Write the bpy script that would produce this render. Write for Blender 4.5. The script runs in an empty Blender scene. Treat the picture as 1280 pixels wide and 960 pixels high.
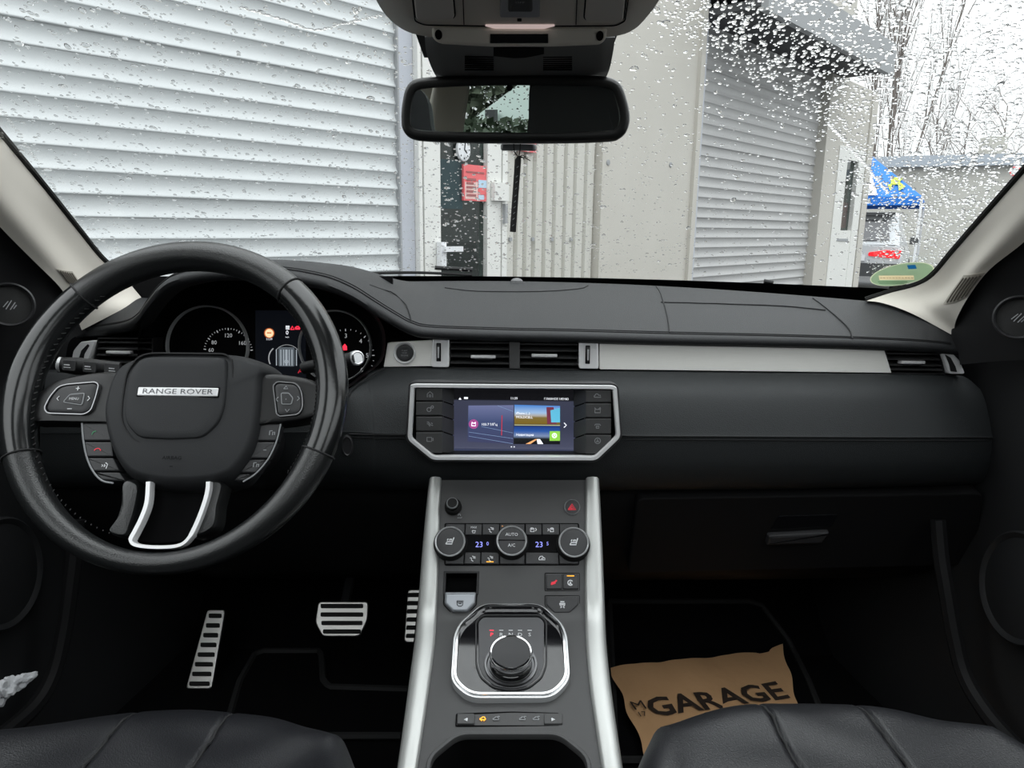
import bpy, math, random
import numpy as np
from mathutils import Vector, Matrix

random.seed(7)
SC = bpy.context.scene
COL = SC.collection
PI = math.pi

# ------------------------------------------------------------------ camera
F = 900.0
H = 1.25                      # eye height above the yard
PITCH = math.radians(12.2)
ROLL = math.radians(0.7)
CAM = Vector((0, 0, H))
FWD = Vector((0, math.cos(PITCH), -math.sin(PITCH)))
UP0 = Vector((0, math.sin(PITCH), math.cos(PITCH)))
RT0 = Vector((1, 0, 0))
RT = RT0 * math.cos(ROLL) + UP0 * math.sin(ROLL)
UP = UP0 * math.cos(ROLL) - RT0 * math.sin(ROLL)
cd = bpy.data.cameras.new('camera')
cd.sensor_width = 36.0
cd.lens = 36.0 * F / 1280.0
cd.clip_start = 0.02
cd.clip_end = 400
cam = bpy.data.objects.new('camera', cd)
COL.objects.link(cam)
cam.matrix_world = Matrix(((RT.x, UP.x, -FWD.x, CAM.x), (RT.y, UP.y, -FWD.y, CAM.y), (RT.z, UP.z, -FWD.z, CAM.z), (0, 0, 0, 1)))
SC.camera = cam

# ------------------------------------------------------------------ overcast sky and exposure
SC.view_settings.view_transform = 'Standard'
SC.view_settings.look = 'None'
SC.view_settings.gamma = 1
SC.view_settings.use_curve_mapping = False
SC.view_settings.exposure = 0.5
SC.cycles.use_denoising = True
SC.cycles.max_bounces = 10
SC.cycles.diffuse_bounces = 4
SC.cycles.glossy_bounces = 4
SC.cycles.transmission_bounces = 8
SC.cycles.transparent_max_bounces = 16
SC.cycles.caustics_refractive = False
SC.cycles.caustics_reflective = False
wd = bpy.data.worlds.new('overcast_sky')
SC.world = wd
wd.use_nodes = True
wn, wl = wd.node_tree.nodes, wd.node_tree.links
wn.clear()
w_out = wn.new('ShaderNodeOutputWorld')
w_bg = wn.new('ShaderNodeBackground')
w_tc = wn.new('ShaderNodeTexCoord')
w_sx = wn.new('ShaderNodeSeparateXYZ')
w_mx = wn.new('ShaderNodeMapRange')          # standard overcast sky: zenith three times the horizon
w_mx.inputs['From Min'].default_value = 0.0
w_mx.inputs['From Max'].default_value = 1.0
w_mx.inputs['To Min'].default_value = 1.0
w_mx.inputs['To Max'].default_value = 3.0
SKY = 0.80
w_mu = wn.new('ShaderNodeMath')
w_mu.operation = 'MULTIPLY'
w_mu.inputs[1].default_value = SKY
wl.new(w_tc.outputs['Generated'], w_sx.inputs[0])
wl.new(w_sx.outputs['Z'], w_mx.inputs['Value'])
wl.new(w_mx.outputs['Result'], w_mu.inputs[0])
w_bg.inputs['Color'].default_value = (0.95, 0.98, 1.0, 1)
wl.new(w_mu.outputs[0], w_bg.inputs['Strength'])
wl.new(w_bg.outputs[0], w_out.inputs[0])


# ------------------------------------------------------------------ geometry helpers
def ray(u, v):
    return RT * ((u - 640.0) / F) + UP * ((480.0 - v) / F) + FWD


def at(u, v, Y):
    """point seen at photo position (u, v) standing Y metres ahead"""
    r = ray(u, v)
    return CAM + r * (Y / r.y)


def atx(u, v, X):
    r = ray(u, v)
    return CAM + r * (X / r.x)


def atz(u, v, z):
    r = ray(u, v)
    return CAM + r * ((z - H) / r.z)


def proj(p):
    d = Vector(p) - CAM
    z = d.dot(FWD)
    return 640 + F * d.dot(RT) / z, 480 - F * d.dot(UP) / z


class Plane:
    def __init__(s, o, x, y):
        s.o = Vector(o)
        s.x = Vector(x).normalized()
        s.y = Vector(y).normalized()
        s.n = s.x.cross(s.y).normalized()

    def uv(s, u, v, h=0.0):
        r = ray(u, v)
        o = s.o + s.n * h
        t = (o - CAM).dot(s.n) / r.dot(s.n)
        p = CAM + r * t - o
        return (p.dot(s.x), p.dot(s.y))

    def w(s, x, y, h=0.0):
        return s.o + s.x * x + s.y * y + s.n * h

    def poly(s, pts, h=0.0):
        return [s.uv(u, v, h) for u, v in pts]

    def px(s, u, v, h=0.0):
        """metres per photo pixel around (u, v)"""
        a = s.uv(u - 5, v, h)
        b = s.uv(u + 5, v, h)
        return abs(b[0] - a[0]) / 10.0


class MB:
    def __init__(s):
        s.v = []
        s.f = []
        s.flat = set()

    def add(s, vs, fs):
        b = len(s.v)
        s.base = len(s.f)
        s.v += [tuple(p) for p in vs]
        s.f += [tuple(i + b for i in f) for f in fs]
        return s


def area2(p):
    return sum(p[i][0] * p[(i + 1) % len(p)][1] - p[(i + 1) % len(p)][0] * p[i][1] for i in range(len(p)))


def ccw(p):
    p = [tuple(q) for q in p]
    return p if area2(p) > 0 else p[::-1]


def inset(p, d):
    n = len(p)
    out = []
    for i in range(n):
        a, b, c = p[i - 1], p[i], p[(i + 1) % n]
        e1 = Vector((b[0] - a[0], b[1] - a[1]))
        e2 = Vector((c[0] - b[0], c[1] - b[1]))
        if e1.length < 1e-9 or e2.length < 1e-9:
            out.append(b)
            continue
        e1.normalize()
        e2.normalize()
        n1 = Vector((-e1.y, e1.x))
        n2 = Vector((-e2.y, e2.x))
        m = n1 + n2
        if m.length < 1e-6:
            m = n1
        m.normalize()
        k = d / max(0.35, m.dot(n1))
        out.append((b[0] + m.x * k, b[1] + m.y * k))
    return out


def round_poly(p, r, seg=4):
    n = len(p)
    out = []
    for i in range(n):
        a, b, c = Vector(p[i - 1]), Vector(p[i]), Vector(p[(i + 1) % n])
        d1, d2 = (a - b), (c - b)
        rr = min(r, d1.length * .48, d2.length * .48)
        s0 = b + d1.normalized() * rr
        s1 = b + d2.normalized() * rr
        for k in range(seg + 1):
            t = k / seg
            q = s0 * (1 - t) ** 2 + b * 2 * t * (1 - t) + s1 * t * t
            out.append((q.x, q.y))
    return out


def rect(x0, x1, y0, y1, r=0, seg=4):
    p = [(x0, y0), (x1, y0), (x1, y1), (x0, y1)]
    return round_poly(p, r, seg) if r else p


def cat(pts, n, closed=False):
    """Catmull-Rom resampling to n points"""
    P = [np.array(p, float) for p in pts]
    m = len(P)
    segs = m if closed else m - 1
    out = []
    for k in range(n):
        t = k / n * segs if closed else k / (n - 1) * segs
        i = min(int(t), segs - 1)
        t -= i
        if closed:
            a, b, c, d = P[(i - 1) % m], P[i], P[(i + 1) % m], P[(i + 2) % m]
        else:
            b, c = P[i], P[i + 1]
            a = P[i - 1] if i > 0 else 2 * b - c
            d = P[i + 2] if i + 2 < m else 2 * c - b
        q = 0.5 * (2 * b + (c - a) * t + (2 * a - 5 * b + 4 * c - d) * t * t + (3 * b - a - 3 * c + d) * t ** 3)
        out.append(tuple(float(x) for x in q))
    return out


def plate(mb, pl, pts, h0, h1, bev=0.0, steps=2):
    """prism on a plane with a rounded front edge"""
    pts = ccw(pts)
    n = len(pts)
    loops = [(pts, h0)]
    if bev > 0:
        for k in range(steps + 1):
            t = k / steps * PI / 2
            loops.append((inset(pts, bev * (1 - math.cos(t))), h1 - bev + bev * math.sin(t)))
    else:
        loops.append((pts, h1))
    vs, fs = [], []
    for lp, h in loops:
        vs += [pl.w(x, y, h) for x, y in lp]
    for k in range(len(loops) - 1):
        for i in range(n):
            j = (i + 1) % n
            fs.append((k * n + i, k * n + j, (k + 1) * n + j, (k + 1) * n + i))
    fs.append(tuple((len(loops) - 1) * n + i for i in range(n)))
    fs.append(tuple(reversed(range(n))))
    mb.add(vs, fs)
    mb.flat |= {len(mb.f) - 1, len(mb.f) - 2}          # flat front and back
    return mb


def dome(mb, pl, pts, h0, h1, depth, steps=7, inner=0.0):
    """pillow: quarter-round shoulder then a gently crowned middle"""
    pts = ccw(pts)
    n = len(pts)
    cx = sum(p[0] for p in pts) / n
    cy = sum(p[1] for p in pts) / n
    vs = [pl.w(x, y, h0) for x, y in pts]
    fs = []
    L = 1
    for k in range(steps + 1):
        t = k / steps * PI / 2
        s = 1 - depth * (1 - math.cos(t))
        h = h0 + (h1 - h0) * math.sin(t)
        vs += [pl.w(cx + (x - cx) * s, cy + (y - cy) * s, h) for x, y in pts]
        L += 1
    for k in range(1, 5):
        s = (1 - depth) * (1 - k / 5)
        vs += [pl.w(cx + (x - cx) * s, cy + (y - cy) * s, h1 + inner * (1 - (1 - k / 5) ** 2)) for x, y in pts]
        L += 1
    for k in range(L - 1):
        for i in range(n):
            j = (i + 1) % n
            fs.append((k * n + i, k * n + j, (k + 1) * n + j, (k + 1) * n + i))
    fs.append(tuple((L - 1) * n + i for i in range(n)))
    fs.append(tuple(reversed(range(n))))
    return mb.add(vs, fs)


def ring(mb, pl, outer, inner, h0, h1, bev=0.001):
    """frame between two loops with the same number of points"""
    n = len(outer)
    prof = [(0.0, h0), (0.0, h1 - bev), (0.18, h1), (0.82, h1), (1.0, h1 - bev), (1.0, h0)]
    vs, fs = [], []
    for t, h in prof:
        for a, b in zip(outer, inner):
            vs.append(pl.w(a[0] * (1 - t) + b[0] * t, a[1] * (1 - t) + b[1] * t, h))
    m = len(prof)
    for k in range(m):
        for i in range(n):
            j = (i + 1) % n
            k2 = (k + 1) % m
            fs.append((k * n + i, k * n + j, k2 * n + j, k2 * n + i))
    return mb.add(vs, fs)


def ring_in(mb, pl, outer, width, h0, h1, bev=0.001):
    outer = ccw(outer)
    return ring(mb, pl, outer, inset(outer, width), h0, h1, bev)


def lathe(mb, pl, cx, cy, prof, seg=32, sy=1.0):
    vs, fs = [], []
    m = len(prof)
    for r, h in prof:
        for i in range(seg):
            a = 2 * PI * i / seg
            vs.append(pl.w(cx + r * math.cos(a), cy + r * sy * math.sin(a), h))
    for k in range(m - 1):
        for i in range(seg):
            j = (i + 1) % seg
            fs.append((k * seg + i, k * seg + j, (k + 1) * seg + j, (k + 1) * seg + i))
    if prof[-1][0] < prof[0][0] * .45:          # rings stay open in the middle
        fs.append(tuple((m - 1) * seg + i for i in range(seg)))
    fs.append(tuple(reversed(range(seg))))
    return mb.add(vs, fs)


def tube(mb, pts, r, seg=8, closed=False, flat=1.0, upv=None):
    """sweep a round (or flattened) section along points; r may be a list"""
    P = [Vector(p) for p in pts]
    n = len(P)
    rs = r if isinstance(r, (list, tuple)) else [r] * n
    vs, fs = [], []
    prev = None
    for i in range(n):
        a = P[(i - 1) % n] if (closed or i > 0) else P[i]
        b = P[(i + 1) % n] if (closed or i < n - 1) else P[i]
        t = (b - a).normalized()
        if upv is not None:
            s = t.cross(Vector(upv))
        elif prev is None:
            s = t.cross(Vector((0, 0, 1)) if abs(t.z) < .9 else Vector((1, 0, 0)))
        else:
            s = prev - t * prev.dot(t)
        s.normalize()
        prev = s
        q = s.cross(t).normalized()
        for k in range(seg):
            a2 = 2 * PI * k / seg
            vs.append(P[i] + s * (rs[i] * math.cos(a2)) + q * (rs[i] * flat * math.sin(a2)))
    for i in range(n if closed else n - 1):
        j = (i + 1) % n
        for k in range(seg):
            l = (k + 1) % seg
            fs.append((i * seg + k, j * seg + k, j * seg + l, i * seg + l))
    if not closed:
        fs.append(tuple(range(seg)))
        fs.append(tuple(reversed([(n - 1) * seg + k for k in range(seg)])))
    return mb.add(vs, fs)


def ribbon(mb, pl, path, width, h0, h1, bev=0.0):
    """strip of constant width along a local 2-D path"""
    P = [Vector(p) for p in path]
    n = len(P)
    ws = width if isinstance(width, (list, tuple)) else [width] * n
    lft, rgt = [], []
    for i in range(n):
        a, b = P[max(0, i - 1)], P[min(n - 1, i + 1)]
        t = (b - a).normalized()
        m = Vector((-t.y, t.x))
        lft.append(P[i] + m * ws[i] / 2)
        rgt.append(P[i] - m * ws[i] / 2)
    vs, fs = [], []
    for i in range(n):
        l, r = lft[i], rgt[i]
        li, ri = l + (r - l) * .12, r + (l - r) * .12
        vs += [pl.w(l.x, l.y, h0), pl.w(l.x, l.y, h1 - bev), pl.w(li.x, li.y, h1), pl.w(ri.x, ri.y, h1), pl.w(r.x, r.y, h1 - bev), pl.w(r.x, r.y, h0)]
    for i in range(n - 1):
        for k in range(6):
            fs.append((i * 6 + k, i * 6 + (k + 1) % 6, (i + 1) * 6 + (k + 1) % 6, (i + 1) * 6 + k))
    fs.append((0, 1, 2, 3, 4, 5)[::-1])
    fs.append(tuple((n - 1) * 6 + k for k in range(6)))
    return mb.add(vs, fs)


def grid(mb, rows, keep=None, flip=False):
    """rows: list of equal-length point lists"""
    m, n = len(rows), len(rows[0])
    vs = [p for r in rows for p in r]
    fs = []
    for i in range(m - 1):
        for j in range(n - 1):
            q = (i * n + j, i * n + j + 1, (i + 1) * n + j + 1, (i + 1) * n + j)
            if keep is not None:
                c = (Vector(vs[q[0]]) + Vector(vs[q[1]]) + Vector(vs[q[2]]) + Vector(vs[q[3]])) / 4
                if not keep(c):
                    continue
            fs.append(q[::-1] if flip else q)
    return mb.add(vs, fs)


def loft(rows, n, m):
    """smooth surface: resample every row to n points, then across rows to m"""
    R = [cat(r, n) for r in rows]
    cols = [cat([r[j] for r in R], m) for j in range(n)]
    return [[cols[j][i] for j in range(n)] for i in range(m)]


def box(mb, c, x, y, z, sx, sy, sz):
    c, x, y, z = Vector(c), Vector(x).normalized() * sx / 2, Vector(y).normalized() * sy / 2, Vector(z).normalized() * sz / 2
    vs = [c + x * i + y * j + z * k for i in (-1, 1) for j in (-1, 1) for k in (-1, 1)]
    return mb.add(vs, [(0, 1, 3, 2), (4, 6, 7, 5), (0, 4, 5, 1), (2, 3, 7, 6), (0, 2, 6, 4), (1, 5, 7, 3)])


def abox(mb, x0, x1, y0, y1, z0, z1):
    return box(mb, ((x0 + x1) / 2, (y0 + y1) / 2, (z0 + z1) / 2), (1, 0, 0), (0, 1, 0), (0, 0, 1), x1 - x0, y1 - y0, z1 - z0)


def solid_grid(mb, rows, off):
    """a grid surface given thickness: off is a vector or function of the point"""
    m, n = len(rows), len(rows[0])
    o = off if callable(off) else (lambda p: Vector(off))
    top = [Vector(p) for r in rows for p in r]
    vs = top + [p + o(p) for p in top]
    N = m * n
    fs = []
    for i in range(m - 1):
        for j in range(n - 1):
            a, b, c, d = i * n + j, i * n + j + 1, (i + 1) * n + j + 1, (i + 1) * n + j
            fs += [(a, b, c, d), (d + N, c + N, b + N, a + N)]
    for j in range(n - 1):
        fs += [(j + N, j + 1 + N, j + 1, j), ((m - 1) * n + j, (m - 1) * n + j + 1, (m - 1) * n + j + 1 + N, (m - 1) * n + j + N)]
    for i in range(m - 1):
        fs += [(i * n, (i + 1) * n, (i + 1) * n + N, i * n + N), ((i + 1) * n - 1 + N, (i + 2) * n - 1 + N, (i + 2) * n - 1, (i + 1) * n - 1)]
    return mb.add(vs, fs)


def world_mat(o):
    m = o.matrix_basis.copy()
    while o.parent is not None:
        o = o.parent
        m = o.matrix_basis @ m
    return m


def make_mesh(name, mb, mat, M=None, smooth=38):
    me = bpy.data.meshes.new(name)
    vs = mb.v if M is None else [tuple(M @ Vector(p)) for p in mb.v]
    me.from_pydata(vs, [], mb.f)
    me.materials.append(mat)
    if smooth:
        me.polygons.foreach_set('use_smooth', [True] * len(me.polygons))
        me.set_sharp_from_angle(angle=math.radians(smooth))
        if mb.flat:
            me.polygons.foreach_set('use_smooth', [i not in mb.flat for i in range(len(me.polygons))])
    me.update()
    return me


def obj(name, mb, mat, parent=None, origin=None, local=False, smooth=38):
    """one mesh object; world-space vertices are moved into the parent's frame"""
    if parent is not None:
        M = None if local else world_mat(parent).inverted()
    else:
        if origin is None:
            a = np.array(mb.v)
            origin = ((a[:, 0].min() + a[:, 0].max()) / 2, (a[:, 1].min() + a[:, 1].max()) / 2, a[:, 2].min())
        M = Matrix.Translation(-Vector(origin))
    o = bpy.data.objects.new(name, make_mesh(name, mb, mat, M, smooth))
    COL.objects.link(o)
    if parent is not None:
        o.parent = parent
    else:
        o.location = origin
    return o


def tag(o, label=None, cat_=None, group=None, kind=None):
    if label:
        o['label'] = label
    if cat_:
        o['category'] = cat_
    if group:
        o['group'] = group
    if kind:
        o['kind'] = kind
    return o


def thing(name, label, cat_, loc=(0, 0, 0), rotz=0, group=None, kind=None):
    o = bpy.data.objects.new(name, None)
    COL.objects.link(o)
    o.empty_display_size = .05
    o.location = loc
    o.rotation_euler = (0, 0, rotz)
    return tag(o, label, cat_, group, kind)


def share(name, me, parent, loc=(0, 0, 0), rot=(0, 0, 0)):
    o = bpy.data.objects.new(name, me)
    COL.objects.link(o)
    o.parent = parent
    o.location = loc
    o.rotation_euler = rot
    return o


def text_mb(pl, s, u, v, cap, h=0.0, align='CENTER', sx=1.0, rot=0.0, thick=0.0002, local=None, res=2, bold=0.0):
    """lettering laid on a plane; cap = capital height in photo pixels (or metres with local=(x, y))"""
    cu = bpy.data.curves.new('lettering', 'FONT')
    cu.body = s
    cu.align_x = align
    cu.align_y = 'CENTER'
    cu.resolution_u = res
    cu.offset = bold
    o = bpy.data.objects.new('lettering', cu)
    COL.objects.link(o)
    dg = bpy.context.evaluated_depsgraph_get()
    me = bpy.data.meshes.new_from_object(o.evaluated_get(dg))
    if local is None:
        x, y = pl.uv(u, v, h)
        k = cap * pl.px(u, v, h) / 0.72
    else:
        x, y = local
        k = cap / 0.72
    c, sn = math.cos(rot), math.sin(rot)
    mb = MB()
    for lay in (thick,):
        vs = []
        for p in me.vertices:
            a, b = p.co.x * k * sx, p.co.y * k
            vs.append(pl.w(x + a * c - b * sn, y + a * sn + b * c, h + lay))
        mb.add(vs, [tuple(f.vertices) for f in me.polygons])
    bpy.data.objects.remove(o)
    bpy.data.curves.remove(cu)
    bpy.data.meshes.remove(me)
    return mb


def icon_mb(pl, strokes, u, v, size, h=0.0, width=1.3, mb=None):
    """line symbol: strokes in a -1..1 box, size = half height in photo pixels"""
    mb = mb or MB()
    x, y = pl.uv(u, v, h)
    k = size * pl.px(u, v, h)
    w = width * pl.px(u, v, h)
    for st in strokes:
        ribbon(mb, pl, [(x + a * k, y + b * k) for a, b in st], w, h, h + .0003)
    return mb


def circ(cx, cy, r, n=14, a0=0.0, a1=2 * PI):
    return [(cx + r * math.cos(a0 + (a1 - a0) * i / n), cy + r * math.sin(a0 + (a1 - a0) * i / n)) for i in range(n + 1)]


# ------------------------------------------------------------------ materials
MATS = {}


def mat(name, col, rough=.5, metal=0.0, bump=None, spec=.5, var=None, coat=0.0, emit=None, alpha=None):
    """principled material; bump=(scale, strength[, stretch xyz]); var=(scale, second colour, amount)"""
    m = bpy.data.materials.new(name)
    m.use_nodes = True
    nt = m.node_tree
    b = nt.nodes['Principled BSDF']
    b.inputs['Base Color'].default_value = (*col, 1)
    b.inputs['Roughness'].default_value = rough
    b.inputs['Metallic'].default_value = metal
    b.inputs['Specular IOR Level'].default_value = spec
    b.inputs['Coat Weight'].default_value = coat
    b.inputs['Coat Roughness'].default_value = .08
    tc = None

    def mapping(stretch):
        nonlocal tc
        if tc is None:
            tc = nt.nodes.new('ShaderNodeTexCoord')
        mp = nt.nodes.new('ShaderNodeMapping')
        mp.inputs['Scale'].default_value = stretch
        nt.links.new(tc.outputs['Object'], mp.inputs[0])
        return mp.outputs[0]
    if bump:
        st = bump[2] if len(bump) > 2 else (1, 1, 1)
        kind = bump[3] if len(bump) > 3 else 'noise'
        if kind == 'vor':
            t = nt.nodes.new('ShaderNodeTexVoronoi')
            t.inputs['Scale'].default_value = bump[0]
            o_ = t.outputs['Distance']
        else:
            t = nt.nodes.new('ShaderNodeTexNoise')
            t.inputs['Scale'].default_value = bump[0]
            t.inputs['Detail'].default_value = 4
            o_ = t.outputs['Fac']
        nt.links.new(mapping(st), t.inputs['Vector'])
        bn = nt.nodes.new('ShaderNodeBump')
        bn.inputs['Strength'].default_value = bump[1]
        bn.inputs['Distance'].default_value = .002
        nt.links.new(o_, bn.inputs['Height'])
        nt.links.new(bn.outputs[0], b.inputs['Normal'])
    if var:
        t = nt.nodes.new('ShaderNodeTexNoise')
        t.inputs['Scale'].default_value = var[0]
        t.inputs['Detail'].default_value = 5
        nt.links.new(mapping(var[3] if len(var) > 3 else (1, 1, 1)), t.inputs['Vector'])
        r = nt.nodes.new('ShaderNodeValToRGB')
        r.color_ramp.elements[0].position = .5 - .5 * var[2]
        r.color_ramp.elements[1].position = .5 + .5 * var[2]
        r.color_ramp.elements[0].color = (*col, 1)
        r.color_ramp.elements[1].color = (*var[1], 1)
        nt.links.new(t.outputs['Fac'], r.inputs[0])
        nt.links.new(r.outputs[0], b.inputs['Base Color'])
    if emit:
        b.inputs['Emission Color'].default_value = (*emit[0], 1)
        b.inputs['Emission Strength'].default_value = emit[1]
    MATS[name] = m
    return m


def thin_glass(name, tint, refl=1.0):
    m = bpy.data.materials.new(name)
    m.use_nodes = True
    nt = m.node_tree
    nt.nodes.clear()
    o = nt.nodes.new('ShaderNodeOutputMaterial')
    mx = nt.nodes.new('ShaderNodeMixShader')
    tr = nt.nodes.new('ShaderNodeBsdfTransparent')
    gl = nt.nodes.new('ShaderNodeBsdfGlossy')
    fr = nt.nodes.new('ShaderNodeLayerWeight')      # same from both sides of the pane
    fr.inputs['Blend'].default_value = .5
    pw = nt.nodes.new('ShaderNodeMath')
    pw.operation = 'POWER'
    pw.inputs[1].default_value = 5.0
    mu = nt.nodes.new('ShaderNodeMath')
    mu.operation = 'MULTIPLY_ADD'
    mu.inputs[1].default_value = .9 * refl
    mu.inputs[2].default_value = .04 * refl
    gl.inputs['Roughness'].default_value = 0.0
    tr.inputs['Color'].default_value = (*tint, 1)
    nt.links.new(fr.outputs['Facing'], pw.inputs[0])
    nt.links.new(pw.outputs[0], mu.inputs[0])
    nt.links.new(mu.outputs[0], mx.inputs[0])
    nt.links.new(tr.outputs[0], mx.inputs[1])
    nt.links.new(gl.outputs[0], mx.inputs[2])
    nt.links.new(mx.outputs[0], o.inputs[0])
    MATS[name] = m
    return m


def film(name, col, back=.6, bars=()):
    """thin print film: part of the daylight behind it comes through"""
    m = bpy.data.materials.new(name)
    m.use_nodes = True
    nt = m.node_tree
    nt.nodes.clear()
    o = nt.nodes.new('ShaderNodeOutputMaterial')
    mx = nt.nodes.new('ShaderNodeMixShader')
    mx.inputs[0].default_value = back
    d = nt.nodes.new('ShaderNodeBsdfDiffuse')
    t = nt.nodes.new('ShaderNodeBsdfTranslucent')
    d.inputs['Color'].default_value = (*col, 1)
    t.inputs['Color'].default_value = (*col, 1)
    prev = None
    for (c0, ex, ey, hx, hy, c2) in bars:        # printed rectangles in the film's own plane
        tc = nt.nodes.new('ShaderNodeTexCoord')
        sb_ = nt.nodes.new('ShaderNodeVectorMath')
        sb_.operation = 'SUBTRACT'
        sb_.inputs[1].default_value = c0
        nt.links.new(tc.outputs['Object'], sb_.inputs[0])
        facs = []
        for e, hh in ((ex, hx), (ey, hy)):
            dt = nt.nodes.new('ShaderNodeVectorMath')
            dt.operation = 'DOT_PRODUCT'
            dt.inputs[1].default_value = e
            nt.links.new(sb_.outputs[0], dt.inputs[0])
            ab = nt.nodes.new('ShaderNodeMath')
            ab.operation = 'ABSOLUTE'
            nt.links.new(dt.outputs['Value'], ab.inputs[0])
            ls2 = nt.nodes.new('ShaderNodeMath')
            ls2.operation = 'LESS_THAN'
            ls2.inputs[1].default_value = hh
            nt.links.new(ab.outputs[0], ls2.inputs[0])
            facs.append(ls2)
        ml = nt.nodes.new('ShaderNodeMath')
        ml.operation = 'MULTIPLY'
        nt.links.new(facs[0].outputs[0], ml.inputs[0])
        nt.links.new(facs[1].outputs[0], ml.inputs[1])
        cm = nt.nodes.new('ShaderNodeMix')
        cm.data_type = 'RGBA'
        cm.inputs[6].default_value = (*col, 1)
        cm.inputs[7].default_value = (*c2, 1)
        if prev is not None:
            nt.links.new(prev, cm.inputs[6])
        nt.links.new(ml.outputs[0], cm.inputs[0])
        prev = cm.outputs[2]
    if prev is not None:
        nt.links.new(prev, d.inputs['Color'])
        nt.links.new(prev, t.inputs['Color'])
    nt.links.new(d.outputs[0], mx.inputs[1])
    nt.links.new(t.outputs[0], mx.inputs[2])
    nt.links.new(mx.outputs[0], o.inputs[0])
    return m


def water(name):
    m = bpy.data.materials.new(name)
    m.use_nodes = True
    nt = m.node_tree
    nt.nodes.clear()
    o = nt.nodes.new('ShaderNodeOutputMaterial')
    g = nt.nodes.new('ShaderNodeBsdfGlass')
    g.inputs['IOR'].default_value = 1.33
    g.inputs['Roughness'].default_value = 0.0
    nt.links.new(g.outputs[0], o.inputs[0])
    return m


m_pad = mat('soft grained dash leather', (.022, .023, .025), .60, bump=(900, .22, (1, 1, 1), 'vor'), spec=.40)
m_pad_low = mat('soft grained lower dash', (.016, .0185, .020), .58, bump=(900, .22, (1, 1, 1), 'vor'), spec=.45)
m_stitch = mat('dark stitching thread', (.012, .012, .013), .8)
m_black = mat('matt black plastic', (.008, .008, .009), .5, bump=(1400, .12), spec=.4)
m_piano = mat('gloss black plastic', (.006, .006, .007), .06, coat=.6)
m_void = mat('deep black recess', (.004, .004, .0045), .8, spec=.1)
m_alu = mat('brushed aluminium', (.90, .89, .85), .48, .15, bump=(60, .05, (1, 40, 40)), var=(40, (.84, .83, .79), .6, (1, 30, 30)))
m_satin = mat('satin silver plastic', (.70, .71, .72), .26, .55)
m_bright = mat('bright silver paint', (.88, .88, .89), .24, .2)
m_chrome = mat('polished chrome', (.85, .85, .86), .10, 1.0)
m_rail = mat('satin metal rail', (.55, .56, .545), .40, .6, bump=(300, .06, (4, 1, 1)))
m_console = mat('charcoal console plastic', (.060, .060, .061), .48, bump=(1600, .12), spec=.45)
m_btn = mat('charcoal switch plastic', (.026, .026, .028), .45, bump=(1800, .08))
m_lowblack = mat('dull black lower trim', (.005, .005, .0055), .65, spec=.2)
m_rubber = mat('black rubber', (.010, .010, .010), .75, spec=.3)
m_white = mat('white printed marking', (.75, .76, .78), .5)
m_grey_mark = mat('grey printed marking', (.30, .31, .32), .5)
m_red_mark = mat('red printed marking', (.55, .02, .04), .5, emit=((.9, .03, .06), .25))
m_green_mark = mat('green printed marking', (.03, .25, .10), .5)
m_orange_lit = mat('orange lit marking', (.8, .35, .02), .5, emit=((1, .42, .03), .9))
m_red_lit = mat('red lit marking', (.8, .03, .05), .5, emit=((1, .03, .07), .9))
m_white_lit = mat('white lit marking', (.8, .8, .8), .5, emit=((.9, .93, 1), .75))
m_dim_lit = mat('dim grey lit marking', (.3, .3, .3), .5, emit=((.7, .72, .75), .28))
m_blue_lit = mat('blue lit digits', (.1, .1, .4), .5, emit=((.30, .33, .95), .75))
m_amber_pale = mat('pale amber lit symbol', (.9, .7, .45), .5, emit=((1, .72, .42), .7))
m_wheel_leather = mat('worn black wheel leather', (.012, .013, .0135), .30, bump=(700, .12, (1, 1, 1), 'vor'), spec=.7)
m_wheel_smooth = mat('polished black wheel leather', (.009, .010, .0105), .19, bump=(300, .04), spec=.8)
m_airbag = mat('matt airbag cover', (.021, .022, .024), .60, bump=(1500, .14), spec=.35)
m_seat = mat('black creased seat leather', (.012, .0125, .015), .40, bump=(700, .16, (1, 1, 1), 'vor'), spec=.5)
m_carpet = mat('black carpet', (.004, .004, .0045), .95, bump=(900, .5), spec=.05)
m_door = mat('black door card', (.009, .0095, .0105), .6, bump=(1100, .15), spec=.4)
m_pillar = mat('ivory pillar trim', (.80, .755, .68), .7, bump=(1500, .10), spec=.3)
m_liner = mat('greige roof lining', (.30, .28, .25), .85, bump=(1500, .2), spec=.2)
m_ohc = mat('greige overhead plastic', (.84, .795, .71), .5, bump=(1500, .08))
m_ohc_lens = mat('frosted reading lamp lens', (.74, .69, .63), .35)
m_shroud = mat('dark grey sensor cover', (.16, .162, .165), .55, bump=(1500, .1))
m_mirror = mat('mirror glass', (.62, .66, .64), .0, 1.0)
m_glass = thin_glass('windscreen glass', (.97, .98, .975), .5)
m_pane = thin_glass('window pane glass', (.93, .95, .94), 1.0)
m_water = water('rain water')
m_frit = mat('black ceramic band', (.006, .006, .006), .35)
m_pedal = mat('brushed steel pedal', (.60, .59, .57), .36, 1.0, bump=(200, .1, (1, 20, 1)))
m_paper = mat('brown kraft paper', (.70, .42, .22), .85, bump=(60, .6), var=(9, (.58, .34, .17), .7), spec=.2)
m_ink = mat('dark brown print ink', (.030, .018, .012), .8)
m_plastic_wrap = mat('crumpled pale plastic', (.55, .56, .58), .3, bump=(80, .8))
m_freshener = mat('black freshener card', (.012, .012, .012), .6)
m_string = mat('black string', (.01, .01, .01), .8)

# ================================================================== car shell (the room)
FLOOR_Z = H - .80


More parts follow.
